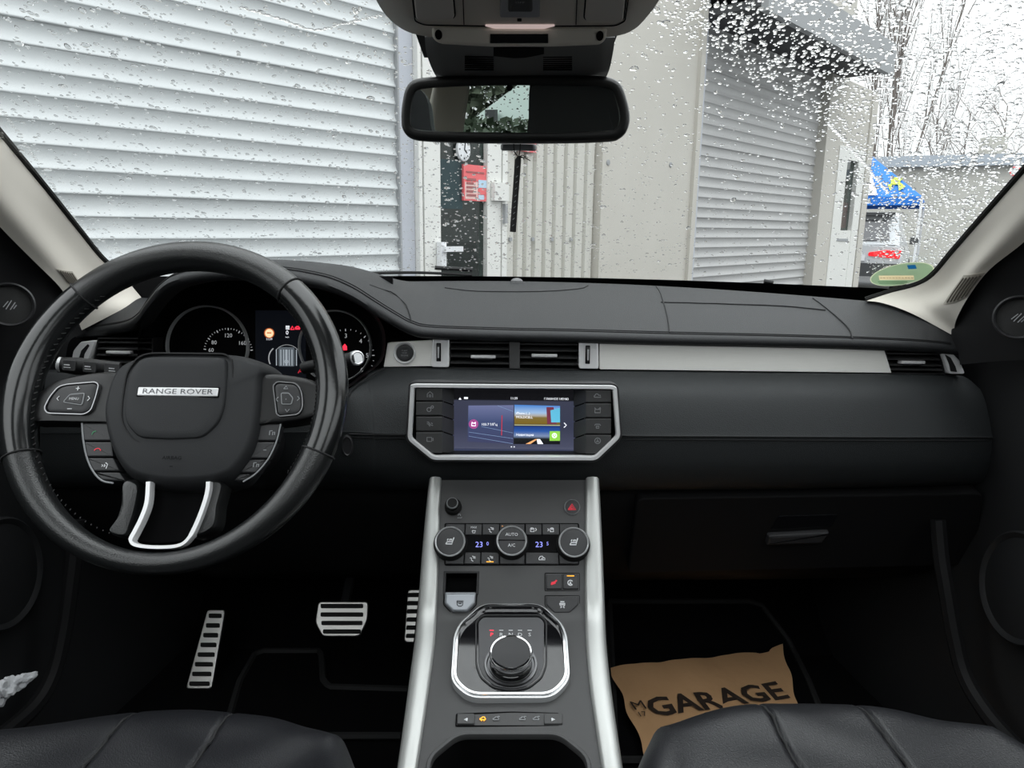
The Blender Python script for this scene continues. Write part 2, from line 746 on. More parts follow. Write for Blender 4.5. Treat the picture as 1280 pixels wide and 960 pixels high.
def wind(x, t):
    """windscreen surface: x across (-1..1), t from cowl (0) to header (1)"""
    X = x * (.70 + (.60 - .70) * t)
    yb = 1.47 - .25 * x * x
    yt = .64 - .09 * x * x
    Y = yb + (yt - yb) * t
    z = -.128 + .373 * t + .018 * math.sin(PI * t)
    return Vector((X, Y, H + z))


rows = [[wind(-1 + 2 * i / 40, j / 24) for i in range(41)] for j in range(25)]
glass = obj('window_1', solid_grid(MB(), rows, (0, .002, .004)), m_glass, smooth=60)
tag(glass, 'raked windscreen glass speckled with rain in front of the dashboard', None, None, 'structure')
# black printed band round the glass edge
fb = MB()
IN = Vector((0, -.002, -.004))
grid(fb, [[wind(-1 + 2 * i / 40, t) + IN for i in range(41)] for t in (0.0, .05, .098)])
grid(fb, [[wind(s, j / 24) + IN for j in range(25)] for s in (-1, -.965)])
grid(fb, [[wind(s, j / 24) + IN for j in range(25)] for s in (.965, 1)])
# dark patch around the mirror foot
pt = []
for j in range(9):
    t = .79 + .21 * j / 8
    w_ = .155 + .035 * j / 8
    pt.append([wind(-w_ + 2 * w_ * i / 8, t) + IN for i in range(9)])
grid(fb, pt)
obj('ceramic_band', fb, m_frit, glass)

# roof lining, open only at the windows
ceil = MB()
rows = []
for j in range(9):
    y = .62 - 2.25 * j / 8
    z = H + .245 + .05 * math.sin(PI * min(1, j / 6))
    if j == 0:
        z = H + .243
    rows.append([(x, y - (.09 * (x / .6) ** 2 if j == 0 else 0), z - .06 * (x / .6) ** 4) for x in [-.62 + 1.24 * i / 12 for i in range(13)]])
NXC = 13
ceil_v = []
for r in rows:
    ceil_v.append([Vector(p) for p in r])
# the lining is a frame round a long glass roof panel
solid_grid(ceil, [ceil_v[0], [a.lerp(b, .9) for a, b in zip(ceil_v[0], ceil_v[1])]], (0, 0, .03))
lo_c = [a.lerp(b, .9) for a, b in zip(ceil_v[0], ceil_v[1])]
mid_rows = [lo_c] + ceil_v[2:6]
for sl in (slice(0, 3), slice(NXC - 3, NXC)):
    solid_grid(ceil, [r[sl] for r in mid_rows], (0, 0, .03))
solid_grid(ceil, ceil_v[5:], (0, 0, .03))
tag(obj('ceiling', ceil, m_liner), 'greige roof lining framing the glass roof', None, None, 'structure')
rp = MB()
grid(rp, [[p + Vector((0, 0, .02)) for p in r[2:NXC - 2]] for r in mid_rows])
tag(obj('window_5', rp, m_pane), 'long glass roof panel above the front seats', None, None, 'structure')

# floor, toe board and side kick panels
fl = MB()
prof = [(-1.5, FLOOR_Z), (1.25, FLOOR_Z), (1.34, FLOOR_Z + .05), (1.62, FLOOR_Z + .26), (1.66, FLOOR_Z + .62)]
solid_grid(fl, [[(-.74, y, z), (.74, y, z)] for y, z in prof], (0, 0, -.02))
tag(obj('floor', fl, m_carpet, smooth=20), 'black carpeted car floor and toe board', None, None, 'structure')
for sx, nm in ((-1, 'left'), (1, 'right')):
    w = MB()
    rows = []
    for y, xx in ((-1.5, .76), (.2, .76), (.80, .74), (1.0, .715), (1.15, .69), (1.30, .67), (1.66, .66)):
        zt = H - .165 if y < .7 else H - .12
        rows.append([(sx * (xx - .05), y, FLOOR_Z), (sx * (xx - .015), y, FLOOR_Z + .22), (sx * xx, y, FLOOR_Z + .36), (sx * (xx - .01), y, FLOOR_Z + .48), (sx * (xx + .005), y, zt)])
    solid_grid(w, rows, (sx * .03, 0, 0))
    wall = tag(obj('wall_' + nm, w, m_door), 'black door card and side trim beside the %s seat' % ('driver' if sx < 0 else 'passenger'), None, None, 'structure')
    # pillars behind the front seats and the window line
    pb = MB()
    abox(pb, sx * .70 - .03, sx * .70 + .03, -.34, -.20, H - .17, H + .27)
    grid(pb, [[(sx * .74, -1.55, H - .17), (sx * .74, -1.05, H - .17)], [(sx * .60, -1.5, H + .27), (sx * .60, -1.2, H + .27)]])
    obj('pillar', pb, m_pillar, wall)
    wp = MB()
    grid(wp, [[(sx * .745, -1.05, H - .165), (sx * .725, .96, H - .165)], [(sx * .62, -1.2, H + .24), (sx * .615, .42, H + .24)]])
    wo = tag(obj('window_%d' % (2 if sx < 0 else 3), wp, m_pane), 'side window glass beside the %s seat' % ('driver' if sx < 0 else 'passenger'), None, None, 'structure')
# tailgate with the rear window
tg = MB()
abox(tg, -.74, .74, -1.62, -1.55, FLOOR_Z, H - .18)
for sx in (-1, 1):
    grid(tg, [[(sx * .74, -1.58, H - .20), (sx * .56, -1.58, H - .20)], [(sx * .64, -1.5, H + .27), (sx * .46, -1.5, H + .27)]])
grid(tg, [[(-.64, -1.5, H + .20), (.64, -1.5, H + .20)], [(-.64, -1.5, H + .30), (.64, -1.5, H + .30)]])
tag(obj('wall_rear', tg, m_pillar), 'pale tailgate trim round the rear window', None, None, 'structure')
rg = MB()
grid(rg, [[(-.58, -1.585, H - .18), (.58, -1.585, H - .18)], [(-.48, -1.505, H + .21), (.48, -1.505, H + .21)]])
tag(obj('window_4', rg, m_pane), 'rear window of the car seen in the mirror', None, None, 'structure')
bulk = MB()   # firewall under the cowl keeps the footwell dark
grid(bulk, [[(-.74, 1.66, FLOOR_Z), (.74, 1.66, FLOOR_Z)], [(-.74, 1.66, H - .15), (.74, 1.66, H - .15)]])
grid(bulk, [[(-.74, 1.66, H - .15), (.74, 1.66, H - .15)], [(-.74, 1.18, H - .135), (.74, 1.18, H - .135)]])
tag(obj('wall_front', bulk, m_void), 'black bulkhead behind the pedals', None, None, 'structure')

# the car's own bonnet outside, unseen; added pale to bounce daylight into the cabin
bn = MB()
rows = []
for j in range(9):
    y = 1.62 + .95 * j / 8
    z = H - .235 - .03 * (j / 8) - .16 * (j / 8) ** 4
    rows.append([(x, y - .12 * (x / .8) ** 2, z - .10 * (x / .8) ** 4) for x in [-.80 + 1.6 * i / 16 for i in range(17)]])
solid_grid(bn, rows, (0, 0, -.02))
tag(obj('bonnet', bn, mat('pale silver bonnet paint', (.62, .63, .64), .35, .1, coat=.6)), 'pale silver car bonnet outside below the windscreen', None, None, 'structure')

# ------------------------------------------------------------------ A-pillar trims
PILLARS = []
for sx, nm in ((1, 'r'), (-1, 'l')):
    if sx > 0:
        rows_px = [
            # windscreen edge, fold, outer edge   (u, v, Y)
            [(1083, 376, 1.16), (1114, 366, 1.15), (1147, 357, 1.12), (1168, 344, 1.09), (1192, 316, 1.04), (1228, 275, .97), (1284, 212, .88), (1350, 138, .78), (1440, 40, .66), (1500, -40, .60)],
            [(1104, 379, 1.14), (1140, 374, 1.12), (1168, 366, 1.09), (1186, 352, 1.06), (1209, 322, 1.01), (1244, 282, .94), (1298, 222, .85), (1362, 150, .75), (1452, 50, .63), (1512, -30, .57)],
            [(1140, 392, 1.10), (1164, 390, 1.08), (1178, 380, 1.05), (1194, 362, 1.02), (1220, 332, .97), (1258, 294, .91), (1312, 240, .83), (1378, 168, .73), (1470, 66, .61), (1530, -10, .55)],
            [(1196, 422, 1.05), (1193, 412, 1.05), (1196, 398, 1.03), (1210, 372, 1.0), (1236, 338, .96), (1276, 306, .905), (1330, 258, .83), (1396, 188, .73), (1490, 90, .61), (1550, 10, .55)],
        ]
    else:
        rows_px = [
            [(196, 357, 1.17), (165, 349, 1.15), (143, 338, 1.12), (124, 322, 1.09), (98, 290, 1.04), (62, 245, .97), (-2, 168, .88), (-66, 92, .78), (-150, -6, .66), (-210, -80, .60)],
            [(176, 372, 1.14), (148, 364, 1.12), (124, 350, 1.09), (106, 334, 1.06), (80, 302, 1.01), (44, 258, .94), (-16, 186, .85), (-82, 108, .75), (-165, 10, .63), (-225, -64, .57)],
            [(150, 388, 1.10), (125, 380, 1.08), (106, 366, 1.05), (90, 350, 1.02), (62, 318, .97), (26, 278, .91), (-32, 212, .83), (-98, 136, .73), (-182, 36, .61), (-242, -40, .55)],
            [(96, 416, 1.06), (94, 400, 1.05), (88, 380, 1.03), (74, 358, 1.0), (46, 330, .96), (8, 292, .905), (-50, 230, .83), (-118, 156, .73), (-202, 56, .61), (-260, -20, .55)],
        ]
    R = [[tuple(at(*q)) for q in r] for r in rows_px]
    for r in R:                                  # carry the trim up to the roof lining
        a_, b_ = Vector(r[-2]), Vector(r[-1])
        r.append(tuple(b_ + (b_ - a_) * 1.3 + Vector((0, 0, .012))))
    g = loft(R, 48, 16)
    if sx < 0:
        g = [r[::-1] for r in g]
    mb = MB()
    solid_grid(mb, g[::-1], lambda p, s=sx: Vector((s * .012, .02, .004)))
    pil = thing('pillar_trim', 'ivory windscreen pillar trim beside the passenger end of the dashboard' if sx > 0 else 'ivory windscreen pillar trim behind the steering wheel', 'pillar trim', at(*rows_px[3][0]))
    obj('cover', mb, m_pillar, pil, smooth=60)
    # dark rubber edge along the glass
    eb = MB()
    tube(eb, [Vector(p) + Vector((0, .004, .002)) for p in cat(R[0], 60)], .0042, 6)
    obj('edge_seal', eb, m_rubber, pil)
    # demister grille laid into the lower inner face
    Rc = [cat(r, 60) for r in R]

    def psurf(i, j, lift=0.0):
        col = [r[int(round(i))] for r in Rc]
        p = Vector(cat(col, 41)[int(round(j))])
        return p + (CAM - p).normalized() * lift
    if sx > 0:
        q = [(1180, 379), (1206, 343), (1232, 338), (1210, 368)]
    else:
        q = [(104, 360), (92, 341), (72, 337), (84, 352)]
    cand = [(i, j, proj(psurf(i, j))) for i in range(60) for j in range(41)]
    ij = [min(cand, key=lambda c: (c[2][0] - u) ** 2 + (c[2][1] - v) ** 2)[:2] for u, v in q]

    def bil(s_, t_, lift):
        i = (ij[0][0] * (1 - s_) + ij[1][0] * s_) * (1 - t_) + (ij[3][0] * (1 - s_) + ij[2][0] * s_) * t_
        j = (ij[0][1] * (1 - s_) + ij[1][1] * s_) * (1 - t_) + (ij[3][1] * (1 - s_) + ij[2][1] * s_) * t_
        i0, j0 = int(i), int(j)
        fi, fj = i - i0, j - j0
        p = (psurf(i0, j0) * (1 - fi) + psurf(min(59, i0 + 1), j0) * fi) * (1 - fj) + (psurf(i0, min(40, j0 + 1)) * (1 - fi) + psurf(min(59, i0 + 1), min(40, j0 + 1)) * fi) * fj
        return p + (CAM - p).normalized() * lift
    gm = MB()
    solid_grid(gm, [[bil(a_ / 6, b_ / 6, .0022) for a_ in range(7)] for b_ in range(7)], lambda p: (p - CAM).normalized() * .006)
    gr = obj('demister_grille', gm, mat('taupe grille plastic', (.42, .39, .335), .6), pil, smooth=50)
    for k in range(6):
        sl = MB()
        tube(sl, [bil(.08 + .84 * a_ / 6, .14 + .145 * k, .0026) for a_ in range(7)], .0011, 5)
        obj('louvre', sl, mat('dark louvre gap', (.16, .145, .12), .7) if k == 0 and sx > 0 else bpy.data.materials['dark louvre gap'], gr)
    PILLARS.append(pil)

# black mirror-sail panels with the tweeters
for sx in (1, -1):
    if sx > 0:
        R = [[(1180, 420, 1.075), (1200, 366, 1.03), (1226, 330, .985), (1266, 296, .93), (1336, 232, .845)],
             [(1196, 436, 1.04), (1232, 400, .99), (1262, 372, .96), (1300, 345, .91), (1365, 300, .83)],
             [(1200, 456, 1.03), (1240, 452, .985), (1280, 450, .945), (1330, 450, .89), (1400, 450, .82)]]
        tw = (1273, 397, .925)
    else:
        R = [[(108, 416, 1.075), (86, 356, 1.03), (58, 324, .985), (18, 284, .93), (-52, 206, .845)],
             [(88, 425, 1.04), (52, 390, .99), (22, 362, .96), (-16, 332, .91), (-80, 280, .83)],
             [(82, 446, 1.03), (42, 440, .985), (2, 438, .945), (-46, 438, .89), (-110, 438, .82)]]
        tw = (12, 381, .925)
    g = loft([[tuple(at(*q)) for q in r] for r in R], 24, 12)
    sail = thing('door_corner_panel', 'black triangular door corner panel with tweeter ' + ('on the passenger side' if sx > 0 else 'on the driver side, next to the steering wheel'), 'door panel', at(*R[2][1]))
    mb = MB()
    solid_grid(mb, g, (sx * .015, .012, 0))
    obj('panel', mb, m_black, sail)
    c = at(*tw)
    n = (CAM + Vector((sx * .1, .15, 0)) - c).normalized()
    ax = Vector((0, 0, 1)).cross(n).normalized()
    tp = Plane(c, ax, n.cross(ax))
    t1 = MB()
    lathe(t1, tp, 0, 0, [(.0285, -.02), (.0285, .004), (.0265, .006), (.0245, .004), (.0240, -.001)], 40)
    rg_ = obj('tweeter', t1, m_btn, sail)
    t2 = MB()
    lathe(t2, tp, 0, 0, [(.0240, -.003), (.0240, .0005), (.015, .0032), (.004, .0042)], 32)
    obj('mesh_cover', t2, mat('dark speaker mesh', (.05, .05, .05), .5, bump=(2600, .9, (1, 1, 1), 'vor')), rg_)
    t3 = MB()
    icon_p = [[(-.8, -.3), (-.1, .5)], [(-.5, -.6), (.3, .6)], [(0, -.7), (.7, .3)], [(.4, -.6), (.8, -.1)]]
    for st in icon_p:
        ribbon(t3, tp, [(a * .009, b * .009) for a, b in st], .0012, .0036, .0046)
    obj('speaker_crest', t3, m_grey_mark, rg_)

# big round door loudspeakers and the sill lines
for sx in (1, -1):
    ctr = (1276, 735) if sx > 0 else (2, 717)
    c = atx(*ctr, sx * .705)
    dp = Plane(c, (0, -sx, 0), (sx * .10, 0, 1))
    lp = MB()
    lathe(lp, dp, 0, 0, [(.078, -.03), (.078, .004), (.075, .007), (.071, .005), (.068, .003), (.04, .007), (.01, .008)], 48)
    ls = obj('door_loudspeaker', lp, m_door)
    tag(ls, 'round black loudspeaker cover low on the %s door' % ('passenger' if sx > 0 else 'driver'), 'loudspeaker')
    sp = [(1172, 650), (1176, 695), (1183, 738), (1192, 790), (1206, 845), (1236, 895), (1284, 948), (1340, 1000)] if sx > 0 else [(96, 650), (93, 692), (88, 735), (80, 790), (66, 845), (42, 885), (-4, 925), (-60, 970)]
    X = [.63, .632, .635, .64, .645, .65, .655, .66]
    sm = MB()
    tube(sm, cat([tuple(atx(u, v, sx * x)) for (u, v), x in zip(sp, X)], 40), .011, 8)
    tag(obj('sill_seal', sm, m_lowblack), 'black rubber sill seal running down by the %s footwell' % ('passenger' if sx > 0 else 'driver'), 'seal')
    ar = MB()   # armrest edge of the door card
    R = [(1200, 640), (1240, 634), (1284, 640)] if sx > 0 else [(70, 640), (36, 640), (-4, 652)]

# ================================================================== dashboard
dash = thing('dashboard', 'charcoal leather dashboard with brushed metal strip below the windscreen', 'dashboard', (0, 1.1, H - .45))
LIP = [(92, 413, 1.08), (130, 409, 1.07), (155, 404, 1.05), (170, 394, 1.02), (180, 380, 1.0), (195, 362, .98), (215, 348, .975), (256, 339, .97), (310, 338, .97), (350, 341, .97), (386, 347, .975), (413, 354, .98),
       (440, 366, .985), (466, 382, .995), (493, 398, 1.01), (514, 408.5, 1.02), (540, 413, 1.03), (640, 416.5, 1.035), (700, 417.5, 1.035), (834, 421, 1.035), (960, 423.5, 1.035), (1063, 426, 1.035), (1160, 430, 1.035), (1203, 435, 1.04)]
lipw = cat([tuple(at(*q)) for q in LIP], 150)


def back_edge(x):
    return 1.375 - .25 * (x / .63) ** 2, H - .098 - .010 * (x / .57) ** 2


def hoodness(x):
    """0..1 how much the instrument hood swells the pad at x"""
    a = min(1, max(0, (x + .56) / .08))
    b = min(1, max(0, (-.10 - x) / .16))
    return (a * a * (3 - 2 * a)) * (b * b * (3 - 2 * b))


def pad_pt(x, Y, z, t):
    yb, zb = back_edge(x)
    yb = max(yb, Y + .02)
    c = .004 + .020 * hoodness(x)
    return Vector((x, Y + (yb - Y) * t, z + (zb - z) * t + c * math.sin(PI * t ** .75)))


cols = []
for x, Y, z in lipw:
    col = [Vector((x, Y + .045, z - .016)), Vector((x, Y + .012, z - .0145)), Vector((x, Y + .002, z - .010)), Vector((x, Y, z - .004)), Vector((x, Y + .004, z + .0006))]
    for k in range(1, 25):
        col.append(pad_pt(x, Y + .004, z, k / 24))
    cols.append(col)
rows = [[c[k] for c in cols] for k in range(len(cols[0]))]
mb = MB()
grid(mb, rows, flip=True)
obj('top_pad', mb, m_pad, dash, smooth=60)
# stitched seam along the lip and panel seams on top
for off in (.010, .017):
    sb = MB()
    pts = [pad_pt(x, Y + .004, z, off / .33) + Vector((0, 0, .0007)) for x, Y, z in lipw[3:-2]]
    tube(sb, pts, .0008 if off < .012 else .0006, 5)
    obj('lip_stitching', sb, m_stitch, dash)


def on_pad(u, v):
    """where the photo ray meets the top pad"""
    best = None
    r = ray(u, v)
    for k in range(400):
        Y = 1.0 + .38 * k / 399
        p = CAM + r * (Y / r.y)
        i = min(range(len(lipw)), key=lambda q: abs(lipw[q][0] - p.x))
        x, yl, z = lipw[i]
        yb, zb = back_edge(p.x)
        t = (Y - yl) / max(.02, yb - yl)
        if t < 0 or t > 1:
            continue
        s = pad_pt(p.x, yl + .004, z, t)
        if best is None or abs(s.z - p.z) < best[0]:
            best = (abs(s.z - p.z), Vector((p.x, Y, s.z + .0006)))
    return best[1]


for line in ([(820, 358), (826, 368), (834, 395), (837, 416)], [(826, 378), (900, 380), (980, 383), (1032, 388)], [(1016, 373), (1036, 388), (1060, 410), (1066, 424)],
             [(556, 360), (590, 364), (640, 365), (690, 364), (726, 361), (735, 357)], [(462, 356), (490, 366), (506, 380), (513, 396), (514, 403)]):
    sb = MB()
    tube(sb, [on_pad(*p) for p in cat(line, 14)], .0009, 5)
    obj('panel_seam', sb, m_stitch, dash)
ls_ = MB()   # small light sensor dome near the glass
sp = Plane(on_pad(646, 353), (1, 0, 0), (0, 1, 0))
lathe(ls_, sp, 0, 0, [(.0115, -.003), (.0110, .003), (.008, .006), (.003, .0075)], 20)
obj('light_sensor', ls_, m_shroud, dash)

# --- dark recess behind vents and trim
bk = MB()
for ends in (((60, 415), (180, 418)), ((481, 424), (1205, 440))):
    grid(bk, [[at(u, v - 12, 1.09) for u, v in ends], [at(u, v + 50, 1.10) for u, v in ends]])
obj('trim_backing', bk, m_void, dash)
TB = Plane(at(640, 443, 1.052), (1, 0, 0), (0, .12, 1))


def tpx(pts, h=0.0):
    return TB.poly(pts, h)


mb = MB()
plate(mb, TB, round_poly(tpx([(749, 429), (1103, 435), (1113, 466), (749, 461.5)]), .002), -.02, .004, .0007)
obj('metal_strip', mb, m_alu, dash)
mb = MB()
plate(mb, TB, round_poly(tpx([(485, 428), (541, 425), (541, 457.5), (480, 458.5)]), .002), -.02, .004, .0007)
obj('metal_strip', mb, m_alu, dash)

# start button
cx, cy = TB.uv(506.5, 441)
k = TB.px(506, 441)
mb = MB()
lathe(mb, TB, cx, cy, [(13.8 * k, .002), (13.8 * k, .0065), (12.8 * k, .0075), (11 * k, .0055), (10.6 * k, .002)], 40)
st = obj('start_button', mb, m_bright, dash)
mb = MB()
lathe(mb, TB, cx, cy, [(10.8 * k, .003), (10.2 * k, .0065), (8.6 * k, .0072), (6 * k, .0068), (1 * k, .0066)], 40)
obj('push_cap', mb, m_btn, st)
mb = MB()
for i, s in enumerate(('START', 'STOP', 'ENGINE')):
    t = text_mb(TB, s, 0, 0, .0022, .0069, local=(cx, cy + (.0035 - i * .0036)))
    mb.add(t.v, t.f)
obj('lettering', mb, m_grey_mark, st)


def vent(pl, quad, blades, tab, tabw, name='air_vent', bulge=0.0):
    """recessed outlet: frame, curved blades, sliding tab"""
    q = ccw(pl.poly(quad))
    v_ = MB()
    ring(v_, pl, inset(q, -.0022), q, -.03, .0015, .0008)
    root = obj(name, v_, m_black, dash)
    d = MB()
    plate(d, pl, inset(q, -.001), -.030, -.028)
    obj('duct', d, m_void, root)
    xs = [p[0] for p in q]
    ys = [p[1] for p in q]
    for b in blades:
        y = pl.uv(quad[0][0], b)[1]
        x0, x1 = min(xs), max(xs)
        for lo, hi in ((ys, xs),):
            pass
        # clip the blade to the slanted ends
        def xat(y, side):
            c = []
            n = len(q)
            for i in range(n):
                a, e = q[i], q[(i + 1) % n]
                if (a[1] - y) * (e[1] - y) <= 0 and abs(a[1] - e[1]) > 1e-6:
                    c.append(a[0] + (e[0] - a[0]) * (y - a[1]) / (e[1] - a[1]))
            return (min(c) if side < 0 else max(c)) if c else (x0 if side < 0 else x1)
        xa, xb = xat(y, -1) + .0005, xat(y, 1) - .0005
        m = MB()
        n = 9
        r_ = []
        for hh, dy in ((.0, .0004), (.0008, .0020), (-.004, .0030), (-.024, .0058), (-.024, .0044), (-.004, .0), (.0, .0004)):
            r_.append([pl.w(xa + (xb - xa) * i / n, y + dy, hh + bulge * math.sin(PI * i / n)) for i in range(n + 1)])
        grid(m, r_)
        obj('blade', m, m_console, root)
    u, v = tab
    x, y = pl.uv(u, v, .003)
    kk = pl.px(u, v)
    m = MB()
    plate(m, pl, rect(x - tabw / 2 * kk, x + tabw / 2 * kk, y - .0024, y + .0024, .0012, 3), -.006, .0055, .0015)
    obj('sliding_tab', m, m_bright, root)
    m = MB()
    plate(m, pl, rect(x - tabw * .36 * kk, x + tabw * .36 * kk, y - .0052, y - .0016, .001, 2), -.006, .003, .001)
    obj('tab_foot', m, m_black, root)
    return root


vent(TB, [(562, 459), (636.5, 460), (636.5, 425), (562, 423.5)], [429, 437, 446.5, 455], (604, 446), 31)
vent(TB, [(650, 460), (723, 461), (723, 426.5), (650, 425.5)], [431, 439, 448, 456], (680.5, 444.5), 32)
vent(TB, [(1113, 465.5), (1179, 466.5), (1173, 441), (1107, 437.5)], [443, 450, 457.5, 463], (1141, 453), 30)
mb = MB()
plate(mb, TB, tpx([(636.5, 461), (650, 461), (650, 424), (636.5, 423.5)]), -.03, .003, .0015)
obj('vent_divider', mb, m_console, dash)
LV = Plane(at(150, 440, 1.06), (1, 0, 0), (0, .12, 1))
vent(LV, [(118, 458), (190, 459), (190, 424), (124, 424)], [429, 437, 445, 454], (148, 440.5), 30)
# shutter wheels in their metal bezels
for px_, wheel in (([(541.5, 422), (562, 422), (562, 459), (539.5, 458.5)], (549, 440)), ([(723, 425), (747, 426.5), (748, 461), (723, 460.5)], (734, 443))):
    mb = MB()
    plate(mb, TB, round_poly(tpx(px_), .004), -.02, .007, .0014, 2)
    bz = obj('vent_bezel', mb, m_bright, dash)
    x, y = TB.uv(*wheel)
    mb = MB()
    plate(mb, TB, rect(x - .0034, x + .0034, y - .0135, y + .0135, .0008), .006, .0074)
    obj('wheel_slot', mb, m_void, bz)
    mb = MB()
    rr = []
    for i in range(-8, 9):
        a = i / 8 * 1.15
        rr.append([TB.w(x + s * .0022, y + .012 * math.sin(a) / math.sin(1.15), .0062 + .0062 * math.cos(a)) for s in (-1, 1)])
    grid(mb, rr, flip=True)
    obj('thumb_wheel', mb, m_btn, bz)
    mb = MB()
    box(mb, TB.w(x, y, .0128), TB.x, TB.y, TB.n, .0022, .016, .0008)
    obj('wheel_line', mb, m_satin, bz)
for pts, pl, sl in (([(1173, 440), (1186, 440), (1196, 450), (1203, 467), (1183, 467)], TB, [(1181, 443), (1188, 447), (1194, 458), (1196, 465), (1188, 464), (1186, 455)]),
                    ([(92, 454), (95, 438), (104, 427), (122, 425), (112, 455)], LV, [(98, 451), (102, 438), (110, 430), (112, 432), (106, 442), (104, 451)])):
    mb = MB()
    plate(mb, pl, round_poly(pl.poly(pts), .004), -.02, .007, .0012, 2)
    bz = obj('vent_end_bezel', mb, m_bright, dash)
    mb = MB()
    plate(mb, pl, round_poly(pl.poly(sl, .007), .001), .006, .0078)
    obj('thumb_wheel', mb, m_black, bz)

# --- lower pad: full-width padded face, with an opening for the display
LOWER = [
    [(60, 462, 1.07), (176, 462, 1.06), (300, 478, 1.02), (405, 492, 1.0), (432, 488, 1.0), (452, 473, 1.03), (482, 459.5, 1.05), (640, 461.5, 1.05), (900, 464.5, 1.05), (1110, 467, 1.05), (1180, 468, 1.055), (1204, 470, 1.065)],
    [(58, 468, 1.05), (176, 470, 1.03), (300, 486, 1.0), (405, 498, .985), (434, 494, .985), (456, 479, 1.01), (482, 464, 1.035), (640, 466, 1.035), (900, 469, 1.035), (1110, 471, 1.035), (1186, 473, 1.045), (1216, 478, 1.06)],
    [(54, 496, 1.03), (176, 500, 1.005), (300, 505, .985), (405, 512, .978), (437, 509, .978), (460, 500, .99), (486, 492, 1.0), (640, 492, 1.0), (900, 494, 1.0), (1110, 496, 1.0), (1198, 498, 1.01), (1238, 502, 1.05)],
    [(50, 538, 1.02), (176, 538, .99), (300, 538, .975), (405, 537.5, .97), (440, 537.5, .97), (464, 538, .972), (490, 538.5, .975), (640, 540, .975), (900, 541.5, .975), (1110, 542.5, .975), (1208, 543, .985), (1256, 544, 1.04)],
    [(50, 545, 1.02), (176, 545, .99), (300, 545, .975), (405, 544, .97), (440, 544, .97), (464, 544.5, .972), (490, 545, .975), (640, 546, .975), (900, 547, .975), (1110, 548, .975), (1210, 548, .985), (1257, 549, 1.04)],
    [(50, 585, 1.02), (176, 585, .99), (300, 585, .98), (405, 585, .975), (440, 585, .975), (464, 586, .975), (490, 586, .977), (640, 586, .98), (900, 585, .98), (1110, 583, .98), (1210, 580, .99), (1258, 576, 1.04)],
    [(56, 606, 1.03), (176, 606, 1.01), (300, 606, 1.0), (405, 606, 1.0), (440, 606, 1.0), (464, 607, 1.0), (490, 608, 1.0), (640, 609, 1.0), (900, 608.5, 1.0), (1110, 605, 1.0), (1208, 602, 1.01), (1254, 598, 1.05)],
    [(60, 613, 1.07), (176, 613, 1.05), (300, 613, 1.04), (405, 613, 1.04), (440, 613, 1.04), (464, 614, 1.04), (490, 614, 1.04), (640, 614.5, 1.04), (900, 614, 1.04), (1110, 611, 1.04), (1206, 608, 1.05), (1248, 605, 1.07)],
]
DISP = [(516, 482), (768, 484), (772, 546), (744, 573), (542, 573), (512, 548)]


def inside(u, v, poly):
    c = False
    n = len(poly)
    for i in range(n):
        a, b = poly[i], poly[(i + 1) % n]
        if (a[1] > v) != (b[1] > v) and u < (b[0] - a[0]) * (v - a[1]) / (b[1] - a[1]) + a[0]:
            c = not c
    return c


g = loft([[tuple(at(*q)) for q in r] for r in LOWER], 260, 90)
mb = MB()
grid(mb, g, keep=lambda p: not inside(*proj(p), DISP))
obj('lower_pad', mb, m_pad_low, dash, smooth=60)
seam = cat([tuple(at(u, v - 1.5, Y - .0012)) for u, v, Y in LOWER[4]], 260)
for part in ([p for p in seam if 436 < proj(p)[0] < 506], [p for p in seam if proj(p)[0] > 780]):
    sb = MB()
    tube(sb, part, .0011, 5)
    obj('face_seam', sb, m_stitch, dash)
    sb = MB()
    tube(sb, [Vector(p) + Vector((0, 0, -.005)) for p in part], .0007, 5)
    obj('face_stitching', sb, m_stitch, dash)
sb = MB()   # seam that curls round the cluster
pts = [(482, 459), (470, 466), (452, 477), (440, 488), (434, 498)]
tube(sb, [at(u, v, Y) for (u, v), Y in zip(cat(pts, 12), [1.037 - .0055 * i for i in range(12)])], .0011, 5)
obj('cluster_seam', sb, m_stitch, dash)
# round switch left of the centre display
SWP = Plane(at(434.5, 557, .968), (1, 0, 0), (0, .02, 1))
mb = MB()
k = SWP.px(434, 557)
lathe(mb, SWP, *SWP.uv(434.5, 557), [(7 * k, -.01), (7 * k, .002), (6 * k, .003), (5.4 * k, .0015), (1 * k, .0012)], 24, sy=2.0)
obj('trunk_release_switch', mb, m_btn, dash)

# --- lower fascia, glove box
mb = MB()
LOWF = [[(40, 612, 1.05), (300, 612, 1.03), (540, 613, 1.03), (900, 613, 1.03), (1250, 606, 1.05)],
        [(40, 640, 1.06), (300, 640, 1.04), (540, 640, 1.04), (900, 640, 1.035), (1246, 632, 1.05)],
        [(60, 680, 1.10), (300, 685, 1.08), (540, 690, 1.08), (900, 690, 1.06), (1238, 684, 1.06)],
        [(80, 715, 1.2), (300, 720, 1.18), (540, 722, 1.18), (900, 722, 1.12), (1226, 716, 1.12)],
        [(90, 718, 1.5), (300, 722, 1.5), (540, 724, 1.5), (900, 724, 1.45), (1216, 720, 1.45)]]
g = loft([[tuple(at(*q)) for q in r] for r in LOWF], 60, 30)
solid_grid(mb, g, (0, .01, .004))
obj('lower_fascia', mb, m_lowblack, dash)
GB = Plane(at(1000, 660, 1.028), (1, 0, 0), (0, -.28, 1))
gl = MB()
plate(gl, GB, round_poly(GB.poly([(796, 621), (1228, 615), (1218, 705), (784, 716)]), .012), -.02, .003, .003)
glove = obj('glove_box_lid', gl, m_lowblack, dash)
mb = MB()
plate(mb, GB, round_poly(GB.poly([(958, 664), (1034, 660), (1024, 674), (955, 676)]), .003), .0, .012, .004)
obj('handle', mb, m_btn, glove)
mb = MB()
